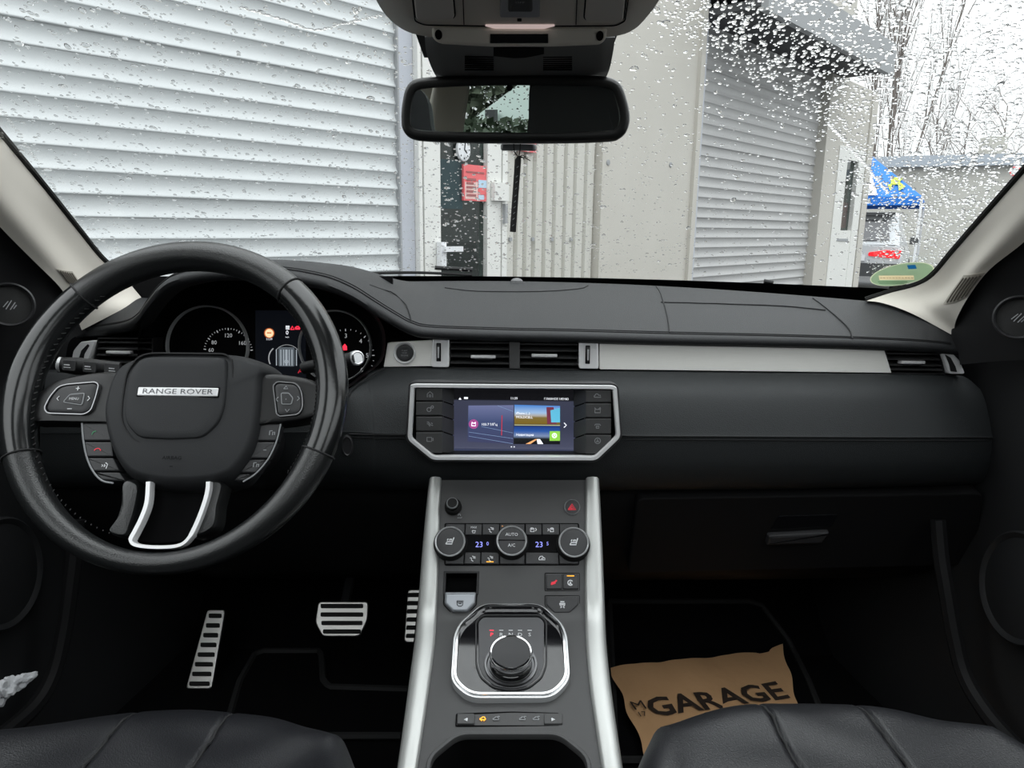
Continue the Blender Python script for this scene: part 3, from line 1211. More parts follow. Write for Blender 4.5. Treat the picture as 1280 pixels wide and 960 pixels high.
plate(mb, GB, round_poly(GB.poly([(972, 643), (1046, 641), (1038, 656), (962, 660)]), .002), .0, .0042, .001)
obj('handle_recess', mb, m_piano, glove)

# ------------------------------------------------------------------ instrument binnacle and cluster
clu = thing('instrument_cluster', 'black instrument cluster with two round gauges under the dash hood', 'instrument cluster', at(330, 480, 1.10))
OPEN = [(172, 432, 1.04), (176, 405, 1.02), (186, 381, 1.0), (200, 366, .99), (220, 354, .985), (258, 345, .98), (310, 344, .98), (350, 347, .98), (386, 353, .985), (413, 360, .99), (440, 372, .995), (464, 388, 1.005), (478, 406, 1.02),
        (482, 428, 1.04), (477, 452, 1.04), (452, 472, 1.02), (430, 486, 1.0), (380, 490, 1.0), (280, 484, 1.02), (200, 474, 1.05), (176, 460, 1.05)]
front = cat([tuple(at(*q)) for q in OPEN], 80, closed=True)
CP = Plane(at(330, 432, 1.125), (1, 0, 0), (0, .16, 1))
back = []
cc = at(330, 430, 1.125)
for p in front:
    q = Vector(p) - CAM
    t = (CP.o - CAM).dot(CP.n) / q.dot(CP.n)
    w_ = CAM + q * t
    back.append(tuple(cc + (w_ - cc) * .97 - Vector((0, 0, .0))))
mb = MB()
rows = []
for k in range(8):
    t = k / 7
    rows.append([tuple(Vector(a) * (1 - t) + Vector(b) * t) for a, b in zip(front + front[:1], back + back[:1])])
grid(mb, rows, flip=True)
obj('hood_lining', mb, m_black, clu)
mb = MB()
plate(mb, CP, CP.poly([(160, 345), (490, 345), (490, 500), (160, 500)]), -.012, -.004)
obj('dial_plate', mb, m_void, clu)


def gauge(u, v, r, cu, cv, rt, rn, nums, a_from, a_to, mark_h, name):
    """bezel ring with the dial printed on the recessed face behind it"""
    x, y = CP.uv(u, v)
    k = CP.px(u, v)
    m = MB()
    lathe(m, CP, x, y, [(r * k, -.004), (r * k, .006), ((r - .7) * k, .0075), ((r - 1.5) * k, .0065), ((r - 2.2) * k, -.002)], 72)
    root = obj(name, m, mat('grey gauge bezel', (.62, .63, .64), .4, .0), clu)
    m = MB()
    lathe(m, CP, x, y, [((r - 1.2) * k, -.004), ((r - 1.6) * k, -.0012), (1 * k, -.0012)], 56)
    obj('dial_face', m, m_void, root)
    x, y = CP.uv(cu, cv)
    m = MB()
    n = len(nums)
    for i in range((n - 1) * 4 + 1):
        a = a_from + (a_to - a_from) * i / ((n - 1) * 4)
        r0, r1 = (rt - 3 if i % 4 == 0 else rt - 1.8), rt
        c, s = math.cos(a), math.sin(a)
        ribbon(m, CP, [(x + c * r0 * k, y + s * r0 * k), (x + c * r1 * k, y + s * r1 * k)], (1.0 if i % 4 == 0 else .5) * k, -.0012, -.0006)
    tag(obj('tick_marks', m, m_dim_lit, root), kind='stuff')
    for i, s_ in enumerate(nums):
        if not s_:
            continue
        a = a_from + (a_to - a_from) * i / (n - 1)
        t = text_mb(CP, s_, 0, 0, mark_h * k, -.0008, local=(x + math.cos(a) * rn * k, y + math.sin(a) * rn * k))
        obj('numeral', t, m_dim_lit, root)
    return k, root


k, sp_ = gauge(260, 433, 51, 285, 441, 31, 21.5, ['60', '80', '', '120', '', '160', ''], math.radians(172), math.radians(7), 5.0, 'speedometer')
k2, rv_ = gauge(419, 433, 45.5, 434, 445, 34, 25, ['2', '3', '4', '5', '6'], math.radians(140), math.radians(-44), 5.6, 'rev_counter')
mb = MB()
icon_mb(CP, [[(-.6, -.8), (.6, -.8), (.45, .3), (0, .9), (-.45, .3), (-.6, -.8)], [(-.3, -.3), (.3, -.3)], [(-.2, .2), (.2, .2)], [(-.5, -.6), (.5, -.6)]], 431, 434, 3.6, -.0006, 2.0, mb)
obj('seat_belt_warning', mb, m_red_lit, rv_)
for dv in (447, 451):
    mb = MB()
    icon_mb(CP, [[(-1, 0), (1, 0)]], 395, dv, 2.6, -.0006, 1.1, mb)
    obj('range_bar', mb, m_white_lit, rv_)
# centre display between the gauges
mb = MB()
plate(mb, CP, CP.poly([(319, 388), (382, 388), (382, 474), (319, 474)]), -.006, -.0008)
tft = obj('trip_display', mb, mat('dark trip display', (.006, .007, .009), .6, spec=.1, emit=((.02, .025, .04), .08)), clu)
mb = MB()
lathe(mb, CP, *CP.uv(336.5, 416.5), [(5.4 * k, -.001), (5.4 * k, -.0004), (1 * k, -.0004)], 24)
obj('limit_symbol', mb, m_amber_pale, tft)
mb = MB()
ring_p = circ(*CP.uv(336.5, 416.5), 5.8 * k, 24)
ribbon(mb, CP, ring_p, 1.2 * k, -.0006, -.0001)
icon_mb(CP, [[(-.7, .1), (.7, .1)]], 336.5, 416.5, 4, -.0002, 1.4, mb)
obj('limit_ring', mb, mat('dark orange lit ring', (.4, .1, .02), .5, emit=((.5, .12, .03), .6)), tft)
for s, u, v, c in (('11:39', 336.5, 424, 2.6), ('0', 359, 416, 5.2), ('km/h', 359, 421.5, 1.6)):
    obj('readout', text_mb(CP, s, u, v, c, -.0005), m_white_lit, tft)
mb = MB()
icon_mb(CP, [[(-1, .8), (1, .8)], [(-1, .3), (1, .3)], [(-1, -.2), (1, -.2)], [(-1, -.8), (1, -.8)]], 359.5, 409.5, 2.3, -.0005, .8, mb)
obj('grid_symbol', mb, m_white_lit, tft)
mb = MB()
icon_mb(CP, [[(-1, -.8), (1, -.8), (0, .9), (-1, -.8)]], 365.5, 410, 2.3, -.0005, 1.2, mb)
icon_mb(CP, [[(-1.2, -.6), (1.2, -.6), (1.2, .4), (.8, .4), (.6, .8), (-.5, .8), (-.7, .4), (-1.2, .4), (-1.2, -.6)], [(-1, -.1), (1, -.1)]], 372, 410, 2.3, -.0005, 1.2, mb)
obj('warning_symbol', mb, m_red_lit, tft)
mb = MB()
icon_mb(CP, [circ(0, -.75, 1.25, 18, .62, PI - .62)], 359, 438, 14, -.0006, .6, mb)
icon_mb(CP, [circ(0, 0, 1.0, 14, PI * .72, PI * 1.15)], 352, 448, 16, -.0006, 1.4, mb)
obj('arc_lines', mb, m_dim_lit, tft)
mb = MB()
x, y = CP.uv(358, 446)
plate(mb, CP, rect(x - 10 * k, x + 10 * k, y - 12 * k, y + 12 * k, 2 * k), -.001, -.0003)
obj('car_diagram', mb, mat('blue grey diagram panel', (.05, .06, .07), .4, emit=((.16, .19, .22), .35)), tft)
mb = MB()
for dx in (-12.5, -7, -3.5, 0, 3.5, 7, 12.5):
    ribbon(mb, CP, [(x + dx * k, y - 11 * k), (x + dx * k, y + 9 * k)], (1.2 if dx else 2.6) * k, -.0003, .0001)
ribbon(mb, CP, circ(x, y - 6 * k, 2.2 * k, 10), .8 * k, 0, .0003)
obj('diagram_line', mb, mat('pale diagram lines', (.3, .33, .36), .5, emit=((.5, .56, .62), .4)), tft)
mb = MB()
icon_mb(CP, [[(-1, -1), (.2, 1), (1, -1)], [(-.4, -.4), (.6, -.4)]], 376, 463, 3.4, -.0004, 1.3, mb)
obj('lane_symbol', mb, m_red_mark, tft)

# ------------------------------------------------------------------ centre display unit
dsp = thing('infotainment_display', 'silver framed touchscreen with button columns in the middle of the dash', 'display', at(642, 578, .97))
SCR = Plane(at(642, 527, .952), (1, 0, 0), (0, .10, 1))
OUT = [(511, 479), (518, 476.5), (766, 478.5), (773, 482), (778, 547), (746, 577.5), (540, 577), (507, 550)]
oo = ccw(round_poly(SCR.poly(OUT), .008, 5))
mb = MB()
ring(mb, SCR, oo, inset(oo, .0032), -.022, .003, .0016)
obj('outer_frame', mb, m_btn, dsp)
o2 = inset(oo, .0026)
mb = MB()
ring(mb, SCR, o2, inset(o2, .0062), -.012, .0055, .0026)
obj('silver_frame', mb, m_bright, dsp)
o3 = inset(oo, .0085)
mb = MB()
DSP_H = -.026
plate(mb, SCR, o3, -.034, DSP_H - .002)
obj('housing_back', mb, m_void, dsp)
mb = MB()     # inner side walls
w_rows = [[SCR.w(a, b, .001) for a, b in o3 + o3[:1]], [SCR.w(a * .97, b * .97, DSP_H - .002) for a, b in o3 + o3[:1]]]
grid(mb, w_rows)
obj('inner_wall', mb, m_black, dsp)
# two button columns with sloped inner cheeks
COLS = ((520, 553, [485, 501.5, 520, 539.5, 566], 567.5, -1), (764, 732, [487, 503.5, 522.5, 543, 567], 717, 1))
ICN_L = ([[(-.8, -.8), (-.8, .2), (0, .9), (.8, .2), (.8, -.8)], [(-.2, -.8), (-.2, 0), (.2, 0), (.2, -.8)]],
         [circ(-.3, -.3, .6), circ(.7, .5, .35), [(0, .2), (.4, .6)]],
         [[(-.9, .5), (-.4, .5), (.1, -.3), (.9, -.5)], [(-.9, 0), (-.5, 0), (0, -.8)], [(.3, .3), (.8, 0)]],
         [[(-.9, -.6), (.5, -.6), (.5, .6), (-.9, .6), (-.9, -.6)], [(.5, .1), (.95, .4), (.95, -.4), (.5, -.1)]])
ICN_R = ([[(-1, -.3), (1, -.3), (.8, .3), (.3, .3), (0, .7), (-.5, .7), (-.8, .2), (-1, .1), (-1, -.3)]],
         [[(-.8, -.7), (.8, -.7), (.8, .3), (-.8, .3), (-.8, -.7)], [(-.5, .3), (-.9, .8)], [(.2, .3), (.8, .9), (.9, .4)]],
         [[(-.9, .2), (-.6, .6), (.6, .6), (.9, .2)], [(-.4, -.6), (-.4, .1), (.4, .1), (.4, -.6), (-.4, -.6)], [(-.1, -.2), (.1, -.2)]],
         [circ(0, 0, .85), [(-.35, -.4), (0, .5), (.35, -.4), (0, -.15), (-.35, -.4)]])
for uo, ui, vs_, uw, side in COLS:
    for i in range(4):
        a, b = vs_[i] + .7, vs_[i + 1] - .7
        if i == 3:
            q = [(uo, a), (ui, a), (ui, b + 1), (uo - side * 12, b + 1), (uo, b - 11)]
        else:
            q = [(uo, a), (ui, a), (ui, b), (uo, b)]
        mb = MB()
        plate(mb, SCR, round_poly(SCR.poly(q), .001, 2), -.02, .0005, .0012)
        # cheek sloping in to the glass
        c = [SCR.w(*SCR.uv(ui, a, -.001), -.001), SCR.w(*SCR.uv(ui, b, -.001), -.001), SCR.w(*SCR.uv(uw, b + (5 if i < 3 else 1), DSP_H), DSP_H), SCR.w(*SCR.uv(uw, a + (5 if i else -1), DSP_H), DSP_H)]
        mb.add(c, [(0, 1, 2, 3)] if side < 0 else [(3, 2, 1, 0)])
        bt = obj('menu_button', mb, m_console, dsp)
        mb = MB()
        icon_mb(SCR, (ICN_L if side < 0 else ICN_R)[i], (uo + ui) / 2 - side * 1, (vs_[i] + (vs_[i + 1] if i < 3 else 559)) / 2, 4.2, .0008, 1.0, mb)
        obj('button_symbol', mb, m_grey_mark, bt)
# screen
SH = DSP_H


def scr_quad(name, q, h, m, parent, bev=0):
    b = MB()
    plate(b, SCR, SCR.poly(q, h), h - .001, h, bev)
    return obj(name, b, m, parent)


def grad(name, stops, axis=1, strength=1.0, rough=.12):
    """vertical (axis 2) or horizontal (axis 0) picture gradient for a lit screen tile"""
    m = bpy.data.materials.new(name)
    m.use_nodes = True
    nt = m.node_tree
    b = nt.nodes['Principled BSDF']
    b.inputs['Roughness'].default_value = rough
    b.inputs['Base Color'].default_value = (.01, .01, .012, 1)
    tc = nt.nodes.new('ShaderNodeTexCoord')
    sp2 = nt.nodes.new('ShaderNodeSeparateXYZ')
    r = nt.nodes.new('ShaderNodeValToRGB')
    nt.links.new(tc.outputs['Generated'], sp2.inputs[0])
    nt.links.new(sp2.outputs[axis], r.inputs[0])
    e = r.color_ramp.elements
    while len(e) < len(stops):
        e.new(.5)
    for el, (p, c) in zip(e, stops):
        el.position = p
        el.color = (*c, 1)
    nt.links.new(r.outputs[0], b.inputs['Emission Color'])
    b.inputs['Emission Strength'].default_value = strength
    return m


scr = scr_quad('screen', [(566.5, 485), (718, 487), (719.5, 571.5), (565.5, 571)], SH, grad('lit screen background', [(0, (.030, .036, .075)), (.12, (.028, .034, .07)), (.13, (.055, .06, .10)), (.45, (.030, .034, .06)), (.82, (.036, .04, .065)), (.84, (.004, .004, .005))], 2, .9), dsp)
scr_quad('radio_tile', [(585.5, 507), (642, 506.5), (641.5, 555), (584.5, 552)], SH + .0006, grad('lit radio tile', [(0, (.045, .05, .11)), (.55, (.05, .07, .16)), (1, (.14, .16, .30))], 2, .8), scr)
scr_quad('phone_tile', [(643, 506), (700, 507.5), (700, 530.5), (643, 530)], SH + .0006, grad('lit phone tile', [(0, (.16, .10, .01)), (.35, (.17, .12, .03)), (.45, (.35, .33, .30)), (.6, (.28, .42, .62)), (1, (.05, .18, .50))], 2, .9), scr)
scr_quad('navigation_tile', [(642.5, 533), (700, 532.5), (700, 555.5), (642, 555)], SH + .0006, grad('lit navigation tile', [(0, (.004, .004, .006)), (.3, (.008, .01, .01)), (.45, (.16, .22, .36)), (.7, (.02, .08, .30)), (1, (.01, .03, .16))], 2, .9), scr)
scr_quad('tile_rule', [(643, 530.8), (700, 531.4), (700, 532.2), (643, 531.6)], SH + .001, mat('olive screen rule', (.2, .2, .05), .4, emit=((.5, .5, .25), .7)), scr)
scr_quad('phone_picture', [(683, 509), (692, 509), (696, 530), (684, 530)], SH + .001, mat('maroon phone picture', (.1, .02, .03), .3, emit=((.16, .03, .06), .7)), scr)
scr_quad('phone_glow', [(688, 513), (700, 510), (700, 528), (689, 528)], SH + .0012, mat('cyan phone picture', (.1, .4, .5), .3, emit=((.10, .42, .62), .7)), scr)
scr_quad('compass_tile', [(687, 539), (700, 539), (700, 551), (687, 551)], SH + .001, mat('lit green tile', (.2, .5, .05), .3, emit=((.22, .48, .06), .8)), scr)
mb = MB()
for q in ([(657, 555), (663, 555), (672, 549), (669, 549)],):
    plate(mb, SCR, SCR.poly(q, SH + .001), SH, SH + .001)
obj('road_picture', mb, mat('orange road picture', (.4, .2, .1), .3, emit=((.75, .36, .14), .8)), scr)
mb = MB()
plate(mb, SCR, SCR.poly([(671, 549), (675, 549), (679, 555), (672, 555)], SH + .001), SH, SH + .001)
obj('road_picture', mb, m_white_lit, scr)
mb = MB()
ribbon(mb, SCR, [SCR.uv(627.5, 519, SH), SCR.uv(627, 544, SH)], .0012, SH, SH + .001)
obj('tuner_line', mb, mat('dim red lit line', (.3, .02, .03), .5, emit=((.55, .03, .06), .6)), scr)
mb = MB()
for a, b in (((586, 540), (641, 548)), ((602, 533), (641, 541)), ((586, 545), (641, 554.5)), ((622, 507), (641, 514))):
    ribbon(mb, SCR, [SCR.uv(*a, SH), SCR.uv(*b, SH)], .0004, SH, SH + .0009)
obj('tile_streak', mb, mat('pale blue lit streak', (.2, .25, .4), .5, emit=((.16, .26, .42), .7)), scr)
mb = MB()
lathe(mb, SCR, *SCR.uv(592, 530, SH), [(.0068, SH), (.0068, SH + .0008), (.001, SH + .0008)], 24)
obj('radio_badge', mb, mat('magenta lit badge', (.3, .05, .2), .5, emit=((.36, .07, .26), .6)), scr)
mb = MB()
icon_mb(SCR, [[(-.8, -.6), (.8, -.6), (.8, .5), (-.8, .5), (-.8, -.6)], [(-.4, .5), (-.7, 1)], [(.3, .5), (.9, 1)]], 592, 530.5, 3, SH + .001, 1.0, mb)
icon_mb(SCR, [[(-.5, 1), (.5, 0), (-.5, -1)]], 706.5, 531.5, 3, SH + .001, 1.0, mb)
icon_mb(SCR, [circ(-.4, -.3, .5), circ(.5, .4, .4)], 706.5, 568.3, 3.4, SH + .001, 1.0, mb)
icon_mb(SCR, [circ(0, 0, .8), [(-.4, -.4), (0, .5), (.4, -.4)]], 693, 544.5, 3.4, SH + .0014, 1.0, mb)
icon_mb(SCR, [[(-1, -.7), (1, -.7)], [(-.5, 0), (.5, 0)], [(0, .6), (.1, .6)]], 575, 498, 1.5, SH + .001, 1.0, mb)
icon_mb(SCR, [[(-1, 0), (1, 0)]], 582.5, 497.5, 2.4, SH + .001, 2.4, mb)
icon_mb(SCR, [[(-1, 0), (-.4, 0)], [(.4, 0), (1, 0)]], 641, 558.5, 2.4, SH + .001, 1.2, mb)
for s, u, v, c, al in (('11:39', 642.5, 498, 3.0, 'CENTER'), ('ГЛАВНОЕ МЕНЮ', 711, 499, 2.7, 'RIGHT'), ('103.7 МГц', 601.5, 530.5, 3.2, 'LEFT'), ('iPhone (...)', 645, 516.5, 2.9, 'LEFT'), ('MOLDCELL', 645, 521.5, 3.0, 'LEFT'), ('Навигация', 645, 543.5, 3.1, 'LEFT')):
    t = text_mb(SCR, s, u, v, c, SH + .0013, al)
    mb.add(t.v, t.f)
obj('screen_lettering', mb, m_white_lit, scr)

# ------------------------------------------------------------------ centre console
T_ = (.975, -.365)
B_ = (.8643, -.4979)
E_ = (.682 * .965, -.578 * .965)
con = thing('centre_console', 'charcoal centre console between silver rails below the display', 'console', (0, .8, FLOOR_Z))
PROF = [(1.03, -.30), T_, B_, E_, (.50, -.605), (.30, -.63)]


def smooth_prof(n_=60):
    out = []
    P = [np.array(p) for p in PROF]
    pts = []
    for i in range(len(P)):
        if 0 < i < len(P) - 1:
            d1, d2 = P[i - 1] - P[i], P[i + 1] - P[i]
            r_ = .014 if i == 2 else .03
            a = P[i] + d1 / np.linalg.norm(d1) * r_
            b = P[i] + d2 / np.linalg.norm(d2) * r_
            for k_ in range(7):
                t = k_ / 6
                pts.append(a * (1 - t) ** 2 + P[i] * 2 * t * (1 - t) + b * t * t)
        else:
            pts.append(P[i])
    return pts


SP = smooth_prof()


def prof_at(v):
    r = ray(640, v)
    for i in range(len(SP) - 1):
        a, b = SP[i], SP[i + 1]
        # CAM + r*s : y = r.y s, z = r.z s
        fa = a[0] * r.z - a[1] * r.y
        fb_ = b[0] * r.z - b[1] * r.y
        if fa * fb_ <= 0:
            t = fa / (fa - fb_)
            return a[0] + (b[0] - a[0]) * t
    return SP[-1][0]


C1 = Plane((0, T_[0], H + T_[1]), (1, 0, 0), (0, T_[0] - B_[0], T_[1] - B_[1]))
C2 = Plane((0, B_[0], H + B_[1]), (1, 0, 0), (0, B_[0] - E_[0], B_[1] - E_[1]))
VV = [600, 612, 687, 740, 800, 850, 900, 960, 1010, 1060]
RL_O = [537, 535, 528, 524, 519, 512, 505.5, 497, 489, 482]
RL_I = [552, 551, 548.6, 547, 544.5, 538, 531, 522, 514, 507]
RR_I = [732, 732, 731, 731, 732, 736, 743, 752, 760, 767]
RR_O = [748.5, 749.5, 753, 755, 757, 762, 769, 778, 786, 793]
CUP = [(536, 985), (536, 948), (573, 918), (699, 918), (735, 947), (737, 985), (720, 1040), (552, 1040)]
SLOT = [(557, 716), (597, 716), (596, 741), (556, 741)]


def interp(v, tab):
    return float(np.interp(v, VV, tab))


rows = []
for i in range(220):
    v = 600 + 460 * i / 219
    Y = prof_at(v)
    a, b = interp(v, RL_I) - 2, interp(v, RR_I) + 2
    rows.append([at(a + (b - a) * j / 120, v, Y) for j in range(121)])
mb = MB()
grid(mb, rows, keep=lambda p: not (inside(*proj(p), CUP) or inside(*proj(p), SLOT)), flip=True)
obj('fascia_panel', mb, m_console, con, smooth=60)
for o_, i_ in ((RL_O, RL_I), (RR_O, RR_I)):
    mb = MB()
    rr = []
    for k in range(70):
        v = 600 + 460 * k / 69
        Y = prof_at(v)
        # smooth interpolation of the edge curves
        a, b = at(interp(v, o_), v, Y), at(interp(v, i_), v, Y)
        up = Vector((0, -.45, .9)).normalized()
        rr.append([b - up * .004, b + up * .0035, b + (a - b) * .14 + up * .006, b + (a - b) * .5 + up * .0072, b + (a - b) * .86 + up * .006, a + up * .002, a - up * .03 + (a - b) * .1])
    # soften the kinks of the table
    for _ in range(6):
        rr = [rr[0]] + [[(rr[i - 1][j] + rr[i][j] * 2 + rr[i + 1][j]) / 4 for j in range(7)] for i in range(1, len(rr) - 1)] + [rr[-1]]
    grid(mb, rr, flip=(o_ is RR_O))
    obj('side_rail', mb, m_rail, con, smooth=60)
# black flanks under the rails
for o_, sx in ((RL_O, -1), (RR_O, 1)):
    mb = MB()
    rr = []
    for k in range(30):
        v = 600 + 460 * k / 29
        a = at(interp(v, o_), v, prof_at(v))
        rr.append([a + Vector((-sx * .004, 0, -.006)), a + Vector((sx * .004, 0, -.05)), Vector((a.x + sx * .03, a.y + .02, FLOOR_Z + .1)), Vector((a.x + sx * .035, a.y + .02, FLOOR_Z))])
    rr.append([Vector((p.x, 1.5, p.z)) for p in rr[0]])
    rr.insert(0, rr.pop())
    grid(mb, rr, flip=(sx > 0))
    obj('console_flank', mb, m_carpet, con)
# cup well
mb = MB()
cu_t = ccw(round_poly(C2.poly(CUP), .012, 5))
cu_b = [(x * .93, y) for x, y in cu_t]
grid(mb, [[C2.w(a, b, .001) for a, b in cu_t + cu_t[:1]], [C2.w(a, b, -.03) for a, b in cu_b + cu_b[:1]], [C2.w(a * .97, b, -.085) for a, b in cu_b + cu_b[:1]]])
mb.add([C2.w(a * .97, b, -.085) for a, b in cu_b], [tuple(range(len(cu_b)))])
cup = obj('cup_well', mb, m_void, con)
mb = MB()
ring(mb, C2, inset(cu_t, -.003), inset(cu_t, .002), -.006, .0022, .0012)
obj('well_rim', mb, m_console, cup)
mb = MB()
for u in (601, 613):
    lathe(mb, C2, *C2.uv(u, 944, -.06), [(.003, -.07), (.003, -.056), (.001, -.055)], 10)
obj('socket_pin', mb, m_grey_mark, cup)
# parking brake slot and switch
mb = MB()
sq = ccw(C1.poly(SLOT))
grid(mb, [[C1.w(a, b, .0005) for a, b in sq + sq[:1]], [C1.w(a, b, -.03) for a, b in sq + sq[:1]]])
mb.add([C1.w(a, b, -.03) for a, b in sq], [(0, 1, 2, 3)])
obj('switch_pocket', mb, m_void, con)
mb = MB()
ring(mb, C1, inset(sq, -.0022), inset(sq, .001), -.004, .0012, .0006)
obj('pocket_rim', mb, m_black, con)
mb = MB()
pb_q = [(556.5, 741), (595, 741), (594, 755), (584, 765.5), (566, 765.5), (556, 755)]
plate(mb, C1, round_poly(C1.poly(pb_q), .002, 3), -.006, .006, .003, 3)
pbk = obj('parking_brake_switch', mb, mat('silver grey switch', (.36, .38, .41), .42, .5), con)
mb = MB()
icon_mb(C1, [[(-1, .7), (1, .7), (.8, -.6), (.4, -.9), (-.4, -.9), (-.8, -.6), (-1, .7)], [(-.8, .3), (.8, .3)], [(-.5, -.1), (.5, -.1)]], 575, 754, 4.0, .0062, 1.0, mb)
obj('switch_symbol', mb, m_black, pbk)
# right-hand switches
SEAT_I = [[(-.7, .9), (-.4, -.2), (.6, -.2), (.7, -.7), (-.6, -.7)]]
HEAT_I = [[(-.9, -.6), (.5, -.6), (.6, -.1), (-.6, -.1), (-.9, -.6)], [(.5, -.3), (.9, .9)], [(-.6, .2), (-.4, .6)], [(-.1, .2), (.1, .6)], [(.3, .2), (.4, .6)]]
for q, icon, mm, uv in (([(682.5, 718), (702.5, 718), (702.5, 737), (682.5, 737)], [[(-.9, -.4), (.2, -.1), (.9, .6)], [(-.8, -.1), (.3, .2), (.7, .7)], [(-.9, -.7), (.5, -.2)]], m_red_mark, (692.5, 728)),
                        ([(703.5, 718), (723, 718), (723, 737), (703.5, 737)], [circ(0, 0, .75, 12, .6, 5.6), [(-.3, -.5), (0, .4), (.3, -.5)], [(-.2, -.2), (.2, -.2)]], m_white, (713, 728.5)),
                        ([(682.5, 746), (723, 746), (723, 756), (712, 766.5), (693, 766.5), (682.5, 756)], [[(-.6, .9), (.6, .9)], [(-.8, .4), (.8, .4), (.8, 0), (-.8, 0), (-.8, .4)], [(-.6, -.3), (-.2, -.6), (-.6, -.9)], [(.6, -.3), (.2, -.6), (.6, -.9)]], m_white, (703, 756))):
    mb = MB()
    plate(mb, C1, round_poly(C1.poly(q), .0012, 3), -.003, .003, .0014)
    bt = obj('push_switch', mb, m_btn, con)
    mb = MB()
    icon_mb(C1, icon, uv[0], uv[1], 4.2, .0032, 1.2, mb)
    obj('switch_symbol', mb, mm, bt)
mb = MB()
ribbon(mb, C1, [C1.uv(708.5, 720.5), C1.uv(717.5, 720.5)], .0011, .003, .0036)
obj('indicator_light', mb, m_orange_lit, con)
for q in ([(680.5, 716), (725, 716), (725, 739), (680.5, 739)], [(680.5, 744), (725, 744), (725, 757), (713, 769), (692, 769), (680.5, 757)], [(554.5, 739.5), (597, 739.5), (596, 756), (585, 768), (565, 768), (554, 756)]):
    mb = MB()
    p_ = ccw(round_poly(C1.poly(q), .002, 3))
    ring(mb, C1, p_, inset(p_, .0012), -.001, .0008, .0004)
    obj('switch_gap', mb, m_void, con)

# climate panel
mb = MB()
plate(mb, C1, round_poly(C1.poly([(555.5, 654), (724, 654), (724, 707), (555.5, 707)]), .003, 3), -.004, .0012, .0006)
cli = obj('climate_panel', mb, m_void, con)
FAN = [[(-.9, .2), (-.4, .2), (-.4, -.5), (.2, -.9)], [(-.2, .8), (.9, .5)], [(.1, .3), (.9, .1)]]
CB = [((558, 581), 655.5, 669.2, None, None), ((582, 602.5), 655.5, 669.2, 'MAX', None), ((603.5, 624), 655.5, 669.2, FAN, None), ((625, 655.5), 655.5, 669.2, None, None), ((657, 676.7), 655.5, 669.2, [[(-1, -.6), (-1, .5), (.2, .5), (.2, -.6), (-1, -.6)], [(-.7, .8), (-.6, 0)], [(-.3, .8), (-.2, 0)], [(.6, .6), (1, .1), (.6, -.4)]], None),
      ((677.7, 698.5), 655.5, 669.2, [[(-.1, -.6), (-.1, .5), (1, .5), (1, -.6), (-.1, -.6)], [(-.9, .4), (-.5, 0), (-.9, -.4)], [(.3, .8), (.4, 0)], [(.7, .8), (.8, 0)]], None), ((699.5, 722), 655.5, 669.2, None, None),
      ((557.5, 580), 691, 705.5, None, None), ((581, 600.7), 691, 705.5, FAN, None), ((601.7, 624), 691, 705.5, FAN, 'o'), ((625, 655.5), 691, 705.5, None, None), ((657, 698), 691, 705.5, [[(-1, -.4), (1, -.4), (.9, .2), (.5, .3), (.1, .8), (-.6, .7), (-1, .1), (-1, -.4)], [(-.3, 0), (.4, 0), (.1, .3)]], None), ((699, 722), 691, 705.5, None, None)]
for (ua, ub), va, vb, ic, li in CB:
    mb = MB()
    plate(mb, C1, rect(*sorted((C1.uv(ua, va)[0], C1.uv(ub, va)[0])), *sorted((C1.uv(ua, va)[1], C1.uv(ua, vb)[1])), .0008, 2), -.001, .0032, .001)
    bt = obj('climate_button', mb, m_btn, con)
    um, vm = (ua + ub) / 2, (va + vb) / 2
    if ic == 'MAX':
        mb = text_mb(C1, 'MAX', um, vm - 3, 2.6, .0034)
        icon_mb(C1, [[(-.8, .6), (.8, .6), (.5, -.5), (-.5, -.5), (-.8, .6)]], um, vm + 2.5, 2.6, .0033, .9, mb)
        obj('button_symbol', mb, m_white, bt)
    elif ic:
        mb = MB()
        icon_mb(C1, ic, um, vm, 3.8, .0033, .95, mb)
        obj('button_symbol', mb, m_white, bt)
    if li:
        mb = MB()
        ribbon(mb, C1, [C1.uv(608, 703), C1.uv(617, 703)], .001, .0032, .0037)
        obj('indicator_light', mb, m_orange_lit, bt)
mb = MB()
for u_, v_ in ((626, 656), (632, 658)):
    ribbon(mb, C1, [C1.uv(u_ + 1, v_ + 2.5), C1.uv(u_ + 3, v_ + 2.5)], .0011, .0032, .0037)
obj('indicator_light', mb, mat('dull orange lamp', (.3, .12, .04), .4, emit=((.6, .25, .06), .5)), con)
for ua, ub, s in ((582, 622, ('23', '0')), (658, 698, ('23', '5'))):
    mb = MB()
    plate(mb, C1, C1.poly([(ua, 670), (ub, 670), (ub, 690.2), (ua, 690.2)]), -.001, .0022)
    tdp = obj('temperature_display', mb, m_piano, con)
    o_ = 600 if ua < 600 else 675
    mb = text_mb(C1, s[0], o_ - 1, 681, 7.2, .0026)
    t = text_mb(C1, s[1], o_ + 9.5, 679.8, 4.6, .0026)
    mb.add(t.v, t.f)
    obj('digits', mb, m_blue_lit, tdp)


